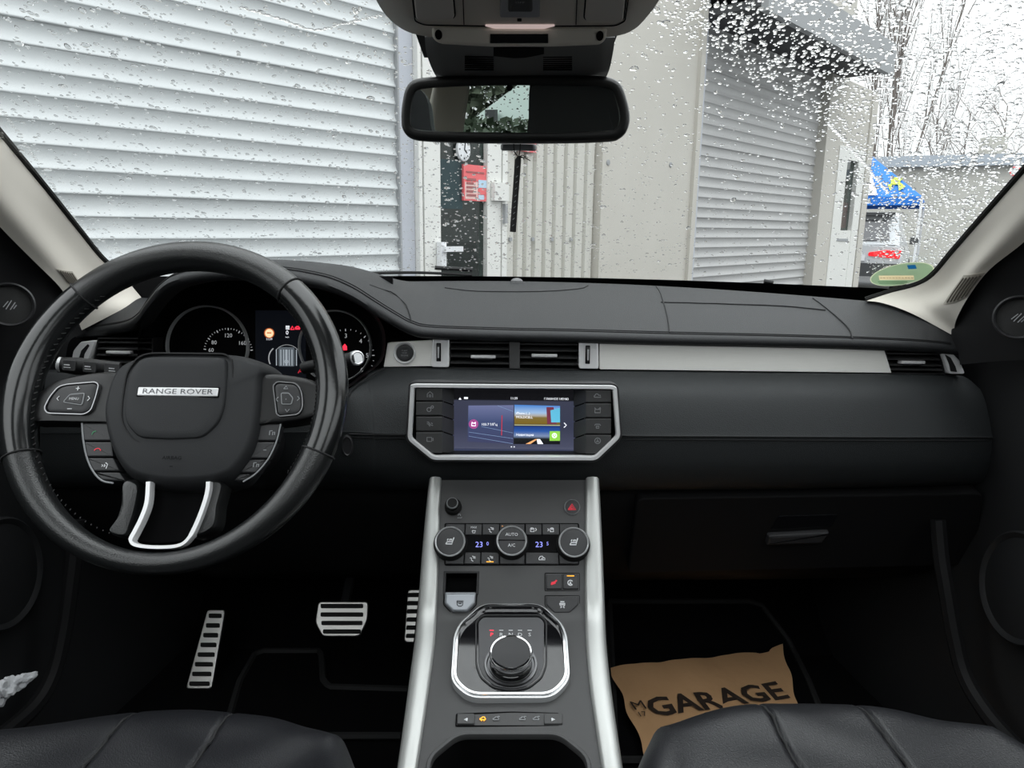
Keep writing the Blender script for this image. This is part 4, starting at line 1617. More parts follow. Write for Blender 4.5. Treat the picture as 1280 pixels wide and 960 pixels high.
def dial(u, v, icons, label_txt, name):
    x, y = C1.uv(u, v)
    k = C1.px(u, v)
    h1 = .017
    m = MB()
    lathe(m, C1, x, y, [(21 * k, 0), (21 * k, .006), (20 * k, h1 - .003), (19 * k, h1), (17.2 * k, h1 - .0005)], 56)
    root = obj(name, m, m_rubber, con)
    m = MB()
    x1, y1 = x, y
    lathe(m, C1, x1, y1, [(19.2 * k, h1 - .004), (18.9 * k, h1 + .0006), (18.0 * k, h1 + .0016), (16.8 * k, h1 + .0006), (16.6 * k, h1 - .002)], 56)
    obj('dial_ring', m, m_satin, root)
    m = MB()
    lathe(m, C1, x1, y1, [(16.7 * k, h1 - .004), (16.6 * k, h1 - .0004), (14 * k, h1 + .0003), (2 * k, h1 + .0006)], 48)
    obj('dial_cap', m, m_btn, root)
    m = MB()
    if icons:
        xx, yy = x1, y1
        for st in icons:
            ribbon(m, C1, [(xx + a * 5.4 * k, yy + b * 5.4 * k) for a, b in st], 1.3 * k, h1 + .0006, h1 + .0011)
    for s, dy in label_txt:
        t = text_mb(C1, s, 0, 0, 4.0 * k, h1 + .0008, local=(x1, y1 + dy * k))
        m.add(t.v, t.f)
    obj('dial_symbol', m, m_white, root)
    if label_txt:
        m = MB()
        ribbon(m, C1, [(x1 - 16.4 * k, y1 + .6 * k), (x1 + 16.4 * k, y1 + .6 * k)], 1.0 * k, h1 - .001, h1 + .0009)
        obj('dial_gap', m, m_void, root)
    return root


dial(563.5, 681, HEAT_I, [], 'temperature_dial')
dial(639.5, 680, [], [('AUTO', 7.5), ('A/C', -6)], 'fan_dial')
dial(716, 682, HEAT_I, [], 'temperature_dial')
# volume knob and hazard button
x, y = C1.uv(566.5, 634)
k = C1.px(566, 634)
mb = MB()
lathe(mb, C1, x, y, [(10.6 * k, 0), (10.4 * k, .005), (9 * k, .008), (7.4 * k, .009), (7.0 * k, .018), (6.2 * k, .0195), (1 * k, .0195)], 40)
vk = obj('volume_knob', mb, m_rubber, con)
mb = MB()
lathe(mb, C1, x, y, [(7.3 * k, .0165), (7.2 * k, .0188), (6.4 * k, .0200), (5.6 * k, .0190)], 36)
obj('knob_ring', mb, m_grey_mark, vk)
mb = MB()
icon_mb(C1, [circ(-.1, .3, .5, 10, -.6, 3.6), [(-.9, -.8), (.9, -.8), (.9, -.3)]], 574.5, 645, 3.0, .0006, .9, mb)
obj('knob_symbol', mb, m_grey_mark, con)
x, y = C1.uv(715, 634.5)
mb = MB()
lathe(mb, C1, x, y, [(10 * k, 0), (10 * k, .003), (9.2 * k, .004), (8.6 * k, .0025)], 40)
hz = obj('hazard_button', mb, m_grey_mark, con)
mb = MB()
lathe(mb, C1, x, y, [(8.6 * k, .001), (8.4 * k, .003), (1 * k, .0035)], 36)
obj('push_cap', mb, m_btn, hz)
mb = MB()
icon_mb(C1, [[(-1, -.7), (1, -.7), (0, .9), (-1, -.7)], [(-.45, -.4), (.45, -.4), (0, .35), (-.45, -.4)]], 715, 634, 4.6, .0038, 1.2, mb)
obj('warning_triangle', mb, m_red_mark, hz)

# gear selector
SH0 = 0.0
SURR = [(602, 760), (676, 760), (703, 785), (709, 800), (713, 856), (691, 879), (586, 879), (563, 858), (567, 800), (574, 785)]
so = ccw(round_poly(C2.poly(SURR), .014, 5))
mb = MB()
ring(mb, C2, so, inset(so, .0035), -.004, .0085, .003)
gs = obj('selector_surround', mb, m_satin, con)
s1 = inset(so, .003)
mb = MB()
ring(mb, C2, s1, inset(s1, .004), -.003, .011, .0025)
obj('chrome_lip', mb, m_chrome, gs)
s2 = inset(so, .0065)
mb = MB()
plate(mb, C2, s2, -.003, .005)
obj('gloss_plate', mb, m_piano, gs)
WELL = [(602, 769), (676, 769), (684, 777), (684, 832), (678, 848), (662, 861), (640, 865), (616, 861), (600, 848), (594, 832), (594, 777)]
we = ccw(round_poly(C2.poly(WELL, .005), .006, 3))
mb = MB()
ring(mb, C2, we, inset(we, .0022), .004, .0068, .0008)
obj('well_trim', mb, m_btn, gs)
mb = MB()
plate(mb, C2, inset(we, .004), .003, .0058, .001)
obj('gate_plate', mb, mat('mid grey gate plate', (.085, .085, .09), .42), gs)
mb = MB()
m2 = MB()
for s, u in (('P', 614.6), ('R', 626.5), ('N', 638.4), ('D', 650), ('S', 662)):
    t = text_mb(C2, s, u, 793.5, 5.8, .0061)
    (m2 if s == 'P' else mb).add(t.v, t.f)
    icon_mb(C2, [[(-1, 0), (1, 0)]], u, 788, 2.6, .006, 1.0, m2 if s == 'P' else mb)
obj('gear_letters', mb, m_white, gs)
obj('park_letter', m2, m_red_lit, gs)
x, y = C2.uv(638.5, 831, .006)
k = C2.px(638, 829)
mb = MB()
lathe(mb, C2, x, y, [(33 * k, .0055), (32.5 * k, .0085), (30 * k, .0085), (29 * k, .0065), (28 * k, .0065), (27.5 * k, .008), (26.5 * k, .008)], 64)
obj('base_ring', mb, mat('dark satin ring', (.16, .16, .165), .3, .9), gs)
mb = MB()
lathe(mb, C2, x, y, [(25.5 * k, .006), (25.5 * k, .010), (25 * k, .012), (24 * k, .0125), (24.4 * k, .014), (25.2 * k, .016), (25.2 * k, .022), (24 * k, .0235)], 64)
kn = obj('selector_knob', mb, m_piano, con)
mb = MB()
lathe(mb, C2, x, y, [(25.4 * k, .020), (26.6 * k, .0235), (26.4 * k, .0275), (25.2 * k, .0295), (23.6 * k, .029), (23.2 * k, .027)], 64)
obj('chrome_ring', mb, m_chrome, kn)
mb = MB()
lathe(mb, C2, x, y, [(23.6 * k, .026), (23.4 * k, .0285), (20 * k, .0282), (12 * k, .0274), (3 * k, .0270)], 48)
obj('knob_top', mb, m_btn, kn)
# terrain strip
mb = MB()
stp = ccw(round_poly(C2.poly([(570, 892), (640, 889.5), (705, 891.5), (706, 908), (569, 908)]), .002, 3))
ring(mb, C2, stp, inset(stp, .0012), -.001, .0007, .0003)
ts = obj('terrain_strip', mb, m_void, con)
for ua, ub, ic in ((571.5, 593, [[(.7, .7), (-.7, 0), (.7, -.7), (.7, .7)], [(.3, .3), (.3, -.3)]]), (680, 703, [[(-.7, .7), (.7, 0), (-.7, -.7), (-.7, .7)], [(-.3, .3), (-.3, -.3)]])):
    mb = MB()
    plate(mb, C2, round_poly(C2.poly([(ua, 893.5), (ub, 893.5), (ub, 906.5), (ua, 906.5)]), .001, 2), -.001, .0028, .001)
    bt = obj('mode_button', mb, m_console, con)
    mb = MB()
    icon_mb(C2, ic, (ua + ub) / 2, 899.5, 2.6, .003, 1.2, mb)
    obj('arrow_symbol', mb, m_white, bt)
mb = MB()
CARI = [[(-1, -.4), (-1, .1), (-.5, .2), (-.2, .7), (.6, .7), (.8, .2), (1, .1), (1, -.4), (-1, -.4)]]
for u in (620, 653, 670):
    icon_mb(C2, CARI + [[(.6, .9), (1.3, .9)]], u, 898.5, 3.6, .0007, .9, mb)
obj('terrain_symbol', mb, m_grey_mark, ts)
mb = MB()
icon_mb(C2, CARI + [[(-.6, -.8), (-.3, -.8)], [(.3, -.8), (.6, -.8)]], 603.5, 898.5, 3.4, .0007, 1.2, mb)
obj('lit_terrain_symbol', mb, m_orange_lit, ts)

# ------------------------------------------------------------------ steering wheel
WC = CAM + ray(221, 498) * .79
tl = math.radians(28)
WP = Plane(WC, (1, 0, 0), (0, math.sin(tl), math.cos(tl)))
sw = thing('steering_wheel', 'black leather steering wheel with silver lower spokes in front of the gauges', 'steering wheel', WC + WP.n * -.02)
R0, r0 = .1705, .0172


def rim_section(a0, a1, m, name='rim_section'):
    n = max(8, int(abs(a1 - a0) / .05))
    pts, rs = [], []
    for i in range(n + 1):
        a = a0 + (a1 - a0) * i / n
        low = max(0, -math.sin(a))
        ra = r0 * (1.0 - .33 * low ** 3)          # the grip slims towards the bottom
        Ra = R0 + r0 - ra
        pts.append(WP.w(Ra * math.cos(a), Ra * math.sin(a), 0))
        rs.append(ra)
    mb_ = MB()
    tube(mb_, pts, rs, 24, upv=WP.n, flat=1.08)
    return obj(name, mb_, m, sw, smooth=50)


def wang(u, v):
    x_, y_ = WP.uv(u, v)
    return math.atan2(y_, x_)


A = [wang(375, 352), wang(92, 356), wang(22, 572), wang(414, 572)]
A = [A[0], A[1], A[2] + 2 * PI, A[3] + 2 * PI]
rim_section(A[0], A[1], m_wheel_leather)
rim_section(A[1], A[2], m_wheel_smooth)
rim_section(A[2], A[3], m_wheel_leather)
rim_section(A[3], A[0] + 2 * PI, m_wheel_smooth)
for a in A:
    c = WP.w(R0 * math.cos(a), R0 * math.sin(a), 0)
    rad = (WP.x * math.cos(a) + WP.y * math.sin(a))
    mb = MB()
    tube(mb, [c + rad * (r0 * 1.035 * math.cos(t)) + WP.n * (r0 * 1.1 * math.sin(t)) for t in [2 * PI * i / 28 for i in range(28)]], .0011, 6, closed=True)
    obj('rim_seam', mb, m_stitch, sw)
# lacing on the inner side
mb = MB()
for sgn, (s0, s1) in enumerate(((A[1] - .1, A[2] + .9), (A[3] - .2, A[0] + 2 * PI))):
    n = 46
    for i in range(n):
        a = s0 + (s1 - s0) * i / n
        rad = (WP.x * math.cos(a) + WP.y * math.sin(a))
        tan = (WP.y * math.cos(a) - WP.x * math.sin(a))
        c = WP.o + rad * (R0 - r0 * .98) + WP.n * (r0 * .2)
        tube(mb, [c - tan * .0016 - WP.n * .0026, c - rad * .0004, c + tan * .0016 + WP.n * .0026], .0006, 4)
tag(obj('rim_lacing', mb, mat('charcoal thread', (.03, .03, .03), .8), sw), kind='stuff')


def wp(pts, h=0.0):
    return WP.poly(pts, h)


# arms joining rim and hub
for q in ([(26, 522), (30, 508), (52, 486), (80, 471), (140, 463), (160, 480), (160, 528), (130, 530), (60, 529), (40, 529)], [(300, 470), (330, 466), (350, 466), (386, 472), (402, 482), (412, 500), (412, 512), (396, 522), (372, 528), (340, 531), (310, 530)]):
    mb = MB()
    dome(mb, WP, cat(wp(q, -.004), 60, closed=True), -.024, -.002, .12, 6, .001)
    obj('spoke', mb, mat('gloss black spoke', (.005, .005, .0055), .38), sw)
# lower leather spokes
for q in ([(160, 600), (178, 604), (175, 632), (168, 656), (160, 673), (140, 668), (150, 652), (157, 630)], [(262, 604), (282, 602), (276, 632), (270, 662), (243, 674), (252, 650), (260, 628)]):
    mb = MB()
    dome(mb, WP, cat(wp(q, -.012), 40, closed=True), -.030, -.003, .14, 5, .001)
    obj('lower_spoke', mb, m_wheel_leather, sw)
mb = MB()
path = cat(wp([(185, 602), (183, 628), (176, 648), (168, 664), (163, 675), (170, 681.5), (195, 684), (222, 682), (235, 673), (245, 655), (254, 632), (259, 614), (260, 602)], .004), 60)
kw = WP.px(221, 660)
ribbon(mb, WP, path, [(6.6 if i < 20 or i > 40 else 5.0) * kw for i in range(60)], -.006, .004, .002)
obj('silver_spoke_trim', mb, m_bright, sw)
mb = MB()
plate(mb, WP, wp([(188, 600), (256, 600), (252, 630), (240, 660), (228, 676), (196, 679), (173, 676), (180, 655), (187, 630)], -.03), -.034, -.031)
obj('lower_void_cover', mb, m_void, sw)
# airbag cover
BOSS = [(177, 442), (199, 438.5), (247, 437.5), (298, 440), (320, 445), (336, 452), (341, 461), (337, 472), (336, 495), (332, 533), (324, 565), (310, 588), (294, 603), (262, 611), (215, 613), (179, 608), (159, 600), (142, 580), (130, 549), (125, 519), (128, 495), (136, 470), (146, 456), (160, 448)]
mb = MB()
bo = cat(wp(BOSS, -.004), 110, closed=True)
dome(mb, WP, bo, -.045, .006, .16, 10, .006)
hub = obj('airbag_cover', mb, m_airbag, sw, smooth=60)
HB = .0085
CAP = [(176, 449), (190, 446), (284, 447), (286, 470), (283, 509), (276, 530), (256, 549), (215, 551), (180, 549), (171, 545), (160, 532), (156.5, 519), (158.5, 495), (163, 466)]
cp_ = ccw(round_poly(wp(CAP, HB), .008, 4))
mb = MB()
dome(mb, WP, cp_, HB - .004, HB + .0045, .055, 4, .0012)
obj('centre_pad', mb, m_airbag, hub, smooth=60)
mb = MB()
ribbon(mb, WP, (inset(cp_, -.0045) + inset(cp_, -.0045)[:1]), .0016, HB - .006, HB + .0004)
obj('cover_groove', mb, m_stitch, hub)
x0, y0 = WP.uv(172, 489, .0145)
x1, y1 = WP.uv(272.5, 490, .0145)
mb = MB()
plate(mb, WP, rect(x0 - .0012, x1 + .0012, y0 - .0062, y0 + .0062, .0015, 3), HB, .0138, .0006)
obj('badge_frame', mb, m_void, hub)
mb = MB()
plate(mb, WP, rect(x0, x1, y0 - .0048, y0 + .0048, .0012, 3), HB, .0148, .001)
bdg = obj('badge', mb, m_bright, hub)
mb = text_mb(WP, 'RANGE ROVER', 0, 0, .0058, .0149, local=((x0 + x1) / 2, y0 - .0001), sx=1.42)
obj('badge_lettering', mb, mat('dark badge lettering', (.10, .10, .11), .35, .8), bdg)
mb = text_mb(WP, 'AIRBAG', 215, 572.5, 4.6, .0135, sx=1.1)
obj('airbag_lettering', mb, m_void, hub)
mb = MB()
icon_mb(WP, [[(-1, 0), (1, 0)]], 214, 583, 2, .0135, .9, mb)
obj('airbag_mark', mb, m_void, hub)
# switch pods
PODS = (([(55.5, 511), (63, 496), (74, 483), (85, 480), (121, 477), (126, 481), (122, 497), (116, 514), (107, 519.5), (60, 518)], [(80, 502.5), (88, 493.5), (105.5, 492), (102.5, 506)], 'MENU',
         [('<', 72.5, 498), ('>', 111, 498), ('+', 97.5, 485.5), ('-', 87, 511)]),
        ([(341, 482), (347, 476.8), (370, 478.5), (376, 484), (379.5, 494), (380, 511), (374, 519.5), (350, 522), (345.5, 518.5)], [(352, 491.7), (361, 491.7), (366, 498), (364, 505), (352.7, 505)], '',
         [('^', 357.5, 484.5), ('v', 359, 513), ('<', 346.5, 499), ('>', 373, 498)]))
for outl, ctr, word, marks in PODS:
    po = ccw(round_poly(wp(outl, .0), .005, 4))
    mb = MB()
    ring(mb, WP, po, inset(po, .0018), -.004, .0028, .001)
    pod = obj('switch_pod', mb, mat('grey pod outline', (.30, .30, .31), .3, .9), sw)
    mb = MB()
    dome(mb, WP, inset(po, .0016), -.004, .0022, .10, 4, .0008)
    obj('rocker_pad', mb, m_btn, pod)
    co = ccw(round_poly(wp(ctr, .003), .0015, 3))
    mb = MB()
    plate(mb, WP, co, .001, .0045, .001)
    obj('centre_key', mb, m_btn, pod)
    mb = MB()
    ring(mb, WP, inset(co, -.0008), inset(co, .0003), .001, .0041, .0004)
    obj('key_outline', mb, m_grey_mark, pod)
    mb = MB()
    for ch, u, v in marks:
        st = {'<': [[(.4, .9), (-.4, 0), (.4, -.9)]], '>': [[(-.4, .9), (.4, 0), (-.4, -.9)]], '+': [[(-.8, 0), (.8, 0)], [(0, .8), (0, -.8)]], '-': [[(-.9, 0), (.9, 0)]], '^': [[(-.8, -.5), (0, .6), (.8, -.5), (-.8, -.5)]], 'v': [[(-.8, .5), (0, -.6), (.8, .5)]]}[ch]
        icon_mb(WP, st, u, v, 3.2, .0034, .9, mb)
    if word:
        t = text_mb(WP, word, 92.5, 498.5, 3.2, .0047)
        mb.add(t.v, t.f)
    else:
        icon_mb(WP, [[(-.5, 0), (.5, 0)], [(0, .5), (0, -.5)]], 357.5, 499, 1.4, .0047, .7, mb)
    obj('key_symbol', mb, m_white if word else m_grey_mark, pod)
# stacked lower buttons
BTN = (([(103, 529), (140, 529), (140, 551), (105, 551)], m_green_mark, (120, 541), 'phone'), ([(105.3, 552.5), (140, 552.5), (142, 571), (109, 571)], m_red_mark, (122, 562.5), 'hang'), ([(109.5, 572.5), (142, 572.5), (150, 589), (117, 589)], m_white, (131, 582), 'voice'), ([(117.5, 590.5), (150, 590.5), (158, 602), (128, 600)], None, None, None),
       ([(325, 530), (350.5, 530), (345, 551), (320, 551)], m_grey_mark, (340, 541), 'cc'), ([(320, 552.5), (344.5, 552.5), (335, 573), (312, 573)], m_grey_mark, (331, 562.5), 'dot'), ([(312, 574.5), (334, 574.5), (320, 591), (300, 591)], m_grey_mark, (320, 581), 'cc'), ([(300, 592.5), (318, 592.5), (305, 601), (292, 601)], None, None, None))
IC = {'phone': [circ(0, -.6, 1.1, 8, PI * .5, PI * 1.0)], 'hang': [circ(0, -.5, 1.0, 8, .3, PI - .3)], 'voice': [[(-.9, .3), (-.5, 0), (-.9, -.3)], [(.1, .9), (.8, .4), (.5, -.9)], [(-.2, .4), (.1, 0), (-.2, -.4)]], 'cc': [[(-.7, -.7), (-.7, .6), (.1, .6)], [(.2, -.7), (.2, .2), (.8, .2), (.8, -.6)]], 'dot': [[(-.5, 0), (.5, 0)]]}
for q, mm, uv, ic in BTN:
    po = ccw(round_poly(wp(q, -.006), .0015, 2))
    mb = MB()
    plate(mb, WP, po, -.02, -.005, .0015)
    bt = obj('thumb_button', mb, m_btn, sw)
    if ic:
        mb = MB()
        icon_mb(WP, IC[ic], uv[0], uv[1], 4.2, -.0048, 1.1, mb)
        obj('button_symbol', mb, mm, bt)
mb = MB()
tube(mb, [WP.w(*p, -.005) for p in cat(wp([(102.5, 529), (104.5, 552), (109, 573), (117, 590), (128, 601), (142, 604)], -.005), 24)], .0010, 5)
obj('button_edge_trim', mb, m_grey_mark, sw)
mb = MB()
tube(mb, [WP.w(*p, -.005) for p in cat(wp([(351, 530), (345.5, 552), (335, 574), (319.5, 592), (304, 602)], -.005), 24)], .0010, 5)
obj('button_edge_trim', mb, m_grey_mark, sw)

# steering column with the two stalks
colm = thing('steering_column', 'black steering column shroud with indicator and wiper stalks', 'steering column', WC - WP.n * .1)
mb = MB()
lathe(mb, Plane(WC - WP.n * .03, WP.x, WP.y), 0, -.005, [(.050, -.20), (.056, -.10), (.058, -.03), (.052, -.022), (.02, -.02)], 40)
obj('shroud', mb, m_black, colm)
mb = MB()
p0, p1 = at(150, 462, .86), at(76, 456, .845)
tube(mb, [p0, p0 * .6 + p1 * .4, p1 * .75 + p0 * .25, p1], [.009, .0100, .0105, .0088], 14)
s_ = obj('indicator_stalk', mb, m_black, colm)
mb = MB()
d_ = (p1 - p0).normalized()
tube(mb, [p1 - d_ * .001, p1 + d_ * .002, p1 + d_ * .004], [.0095, .0095, .006], 16)
obj('stalk_cap', mb, m_satin, s_)
mb = MB()
SPn = Plane(p0 + (p1 - p0) * .52 + Vector((0, -.0105, .003)), -d_, (0, .3, 1))
for dx, wd_ in ((-.016, .010), (.006, .010), (.03, .012)):
    plate(mb, SPn, rect(dx - wd_ * .7, dx + wd_ * .7, -.007, .006, .002), -.004, .0012, .0008)
obj('stalk_ring', mb, m_btn, s_)
mb = MB()
for dx in (-.018, .004, .03):
    ribbon(mb, SPn, [(dx - .003, 0), (dx + .003, 0)], .0012, .001, .0018)
    ribbon(mb, SPn, [(dx - .003, -.003), (dx + .004, -.003)], .0008, .001, .0018)
obj('stalk_symbol', mb, m_white, s_)
mb = MB()
p0, p1 = at(380, 460, .90), at(446, 447.5, .87)
tube(mb, [p0, p0 * .5 + p1 * .5, p1], [.008, .0085, .0085], 14)
s_ = obj('wiper_stalk', mb, m_black, colm)
n = (CAM - p1).normalized()
n = (n + Vector((.55, 0, .1))).normalized()
ax = Vector((0, 0, 1)).cross(n).normalized()
ep = Plane(p1, ax, n.cross(ax))
mb = MB()
lathe(mb, ep, 0, 0, [(.0088, -.012), (.0094, -.002), (.0090, .002), (.0075, .0032), (.0065, .0024), (.001, .0026)], 28)
obj('stalk_end', mb, m_satin, s_)

# ------------------------------------------------------------------ pedals
def pedal(name, label, q, Y, tilt, bars, arm=None):
    c = at(sum(p[0] for p in q) / len(q), sum(p[1] for p in q) / len(q), Y)
    pl = Plane(c, (1, 0, 0), (0, math.sin(tilt), math.cos(tilt)))
    root = thing(name, label, 'pedal', (c.x, c.y, c.z - .05))
    m = MB()
    o_ = ccw(round_poly(pl.poly(q), .006, 3))
    plate(m, pl, o_, -.008, .0, .0015)
    obj('plate', m, m_pedal, root)
    for b in bars:
        m = MB()
        plate(m, pl, ccw(round_poly(pl.poly(b), .002, 2)), -.001, .003, .001)
        obj('rubber_strip', m, m_rubber, root)
    m = MB()
    if arm:
        tube(m, [c - pl.n * .008 + pl.y * .015, c - pl.n * .05 + pl.y * .10, c + Vector((0, .16, .28))], .009, 8)
        obj('arm', m, m_black, root)
    else:
        plate(m, pl, inset(o_, .004), -.06, -.008)
        obj('backing', m, m_void, root)
    return root


bars = []
for i in range(8):
    t = (i + .5) / 8
    v = 764 + 97 * t
    ua, ub = 260.5 + (233 - 260.5) * t, 281 + (264 - 281) * t
    bars.append([(ua + 2.5, v - 3.0), (ub - 3, v - 3.0), (ub - 3, v + 2.5), (ua + 2.5, v + 2.5)])
pedal('foot_rest', 'slanted metal foot rest with eight black rubber strips', [(259, 762), (281.5, 762), (264, 861), (232, 861)], 1.17, math.radians(42), bars)
bars = []
for i in range(4):
    v = 757.5 + 10.6 * i
    d = (0, 0, 1, 3)[i]
    bars.append([(401 + d, v - 2.6), (454 - d, v - 2.6), (454 - d, v + 2.8), (401 + d, v + 2.8)])
pedal('brake_pedal', 'wide metal brake pedal with four black rubber strips', [(398, 752), (460, 752), (459, 775), (449, 795.5), (403, 795.5), (394, 778)], 1.12, math.radians(35), bars, True)
bars = []
for i in range(6):
    v = 744 + 10.2 * i
    bars.append([(510 - i * .4, v - 3), (545, v - 3), (545, v + 2.5), (509 - i * .4, v + 2.5)])
pedal('accelerator_pedal', 'metal accelerator pedal half hidden behind the console rail', [(510, 737), (550, 737), (548, 803), (505, 803)], 1.13, math.radians(32), bars, True)

# ------------------------------------------------------------------ floor mats, paper sheet, wrapper
def floor_pt(u, v, lift):
    p = atz(u, v, FLOOR_Z + lift)
    if p.y > 1.25:   # on the sloping toe board
        r = ray(u, v)
        a = math.tan(math.radians(33))
        s = (FLOOR_Z + lift - H - 1.25 * a) / (r.z - r.y * a)
        p = CAM + r * s
    return p


def mat_on_floor(name, label, edge, lift=.008):
    """edge: (v, u left, u right) from the far end to the near end"""
    vv = [e[0] for e in edge]
    rows_ = []
    for i in range(41):
        v = vv[0] + (vv[-1] - vv[0]) * i / 40
        a = float(np.interp(v, vv, [e[1] for e in edge]))
        b = float(np.interp(v, vv, [e[2] for e in edge]))
        rows_.append([floor_pt(a + (b - a) * j / 8, v, lift) for j in range(9)])
    m = MB()
    solid_grid(m, rows_[::-1], (0, 0, -.006))
    o_ = obj(name, m, m_carpet, smooth=20)
    tag(o_, label, 'floor mat')
    e = MB()
    tube(e, rows_[0] + [r[-1] for r in rows_[1:]] + rows_[-1][::-1][1:] + [r[0] for r in rows_[::-1][1:-1]], .006, 6, closed=True)
    obj('bound_edge', e, mat('charcoal edge binding', (.010, .010, .0105), .8), o_)
    return o_


mat_on_floor('floor_mat', 'black bound floor mat in front of the driver seat', [(814, 330, 398), (818, 318, 402), (850, 300, 404), (859, 297, 412), (862, 296, 520), (920, 280, 520)])
mat_on_floor('floor_mat', 'black floor mat under the brown paper sheet', [(752, 762, 936), (757, 762, 952), (800, 764, 985), (850, 766, 1010), (900, 768, 1030), (950, 770, 1045)])
# kraft paper sheet with printed lettering, creased
PZ = FLOOR_Z + .016
pc = [atz(*q, PZ) for q in ((762, 837), (978, 814), (1020, 950), (804, 1000))]
px_ax = (pc[1] - pc[0]).normalized()
PP = Plane(pc[0], px_ax, Vector((0, 0, 1)).cross(px_ax))
Wd = (pc[1] - pc[0]).length
_a, _b = atz(762, 837, PZ) - PP.o, atz(792, 912, PZ) - PP.o
SHEAR = (_b - _a).dot(PP.x) / (_b - _a).dot(PP.y)
_a, _b = atz(980, 814, PZ) - PP.o, atz(998, 876, PZ) - PP.o
SHEAR_R = (_b - _a).dot(PP.x) / (_b - _a).dot(PP.y)


def paper_h(x, y):
    return .003 + .0012 * math.sin(x * 23 + y * 9) * math.sin(y * 17 + 1) + .0025 * abs(math.sin(x * 31 + y * 13)) + .001 * abs(math.sin(x * 67 - y * 51)) + (.008 * max(0, (x - Wd * .86) / (Wd * .14)) * max(0, 1 + y / .05) if y > -.05 else 0)


m = MB()
NX, NY = 60, 50
rows = []
for j in range(NY + 1):
    rr = []
    for i in range(NX + 1):
        x, y = Wd * i / NX, -.36 * j / NY
        yy = y
        if j == 0:
            yy += .001 * math.sin(x * 60) - (.012 * math.exp(-((x - Wd * .88) / .012) ** 2))
        rr.append(PP.w(x * (1 + (SHEAR_R - SHEAR) * y / Wd) + (.003 * math.sin(y * 60) if i in (0, NX) else 0) + SHEAR * y, yy, paper_h(x, y)))
    rows.append(rr)
grid(m, rows, flip=True)
sheet = obj('paper_mat', m, m_paper, smooth=25)
tag(sheet, 'creased brown kraft paper sheet printed GARAGE on the passenger floor', 'paper sheet')


def on_paper(u, v):
    p = atz(u, v, PZ + .008) - PP.o
    return p.dot(PP.x), p.dot(PP.y)


def letters(s, u0, v0, u1, v1, cap_m, sx=1.0):
    a, b = on_paper(u0, v0), on_paper(u1, v1)
    ang = math.atan2(b[1] - a[1], b[0] - a[0])
    t = text_mb(PP, s, 0, 0, cap_m, .0, bold=.025 if len(s) > 2 else .0, local=((a[0] + b[0]) / 2, (a[1] + b[1]) / 2), rot=ang, sx=sx, thick=0)
    out = MB()
    out.f = t.f
    for p in t.v:
        q = Vector(p) - PP.o
        x, y = q.dot(PP.x), q.dot(PP.y)
        out.v.append(tuple(PP.w(x, y, paper_h(x - SHEAR * y, y) + (.0022 if len(s) > 2 else .0045))))
    return out


lm = letters('GARAGE', 816, 884, 974, 864, .046, 1.0)
obj('printed_lettering', lm, m_ink, sheet, smooth=0)
m2 = letters('M', 789, 885, 807, 882, .024)
t = letters('17', 796, 896, 809, 894, .012)
m2.add(t.v, t.f)
obj('printed_lettering', m2, m_ink, sheet, smooth=0)
# crumpled wrapper in the door pocket
c = atx(22, 858, -.62)
m = MB()
rows = []
d0, d1 = atx(-6, 868, -.63), atx(46, 842, -.61)
for i in range(29):
    t = i / 28
    p = d0.lerp(d1, t)
    rr = []
    for j in range(25):
        a = 2 * PI * j / 24
        rad = (.014 * (1 - .8 * t)) * (1 + .22 * math.sin(5 * a + 9 * t) + .15 * math.sin(3 * a - 14 * t) + .12 * math.sin(9 * a + 31 * t))
        rr.append(p + Vector((0, .3, 1)).normalized() * rad * math.sin(a) + Vector((.8, -.5, 0)) * rad * math.cos(a))
    rr[-1] = rr[0]
    rows.append(rr)
grid(m, rows)
tag(obj('plastic_wrapper', m, m_plastic_wrap, smooth=15), 'crumpled pale plastic wrapper at the driver door sill', 'wrapper')

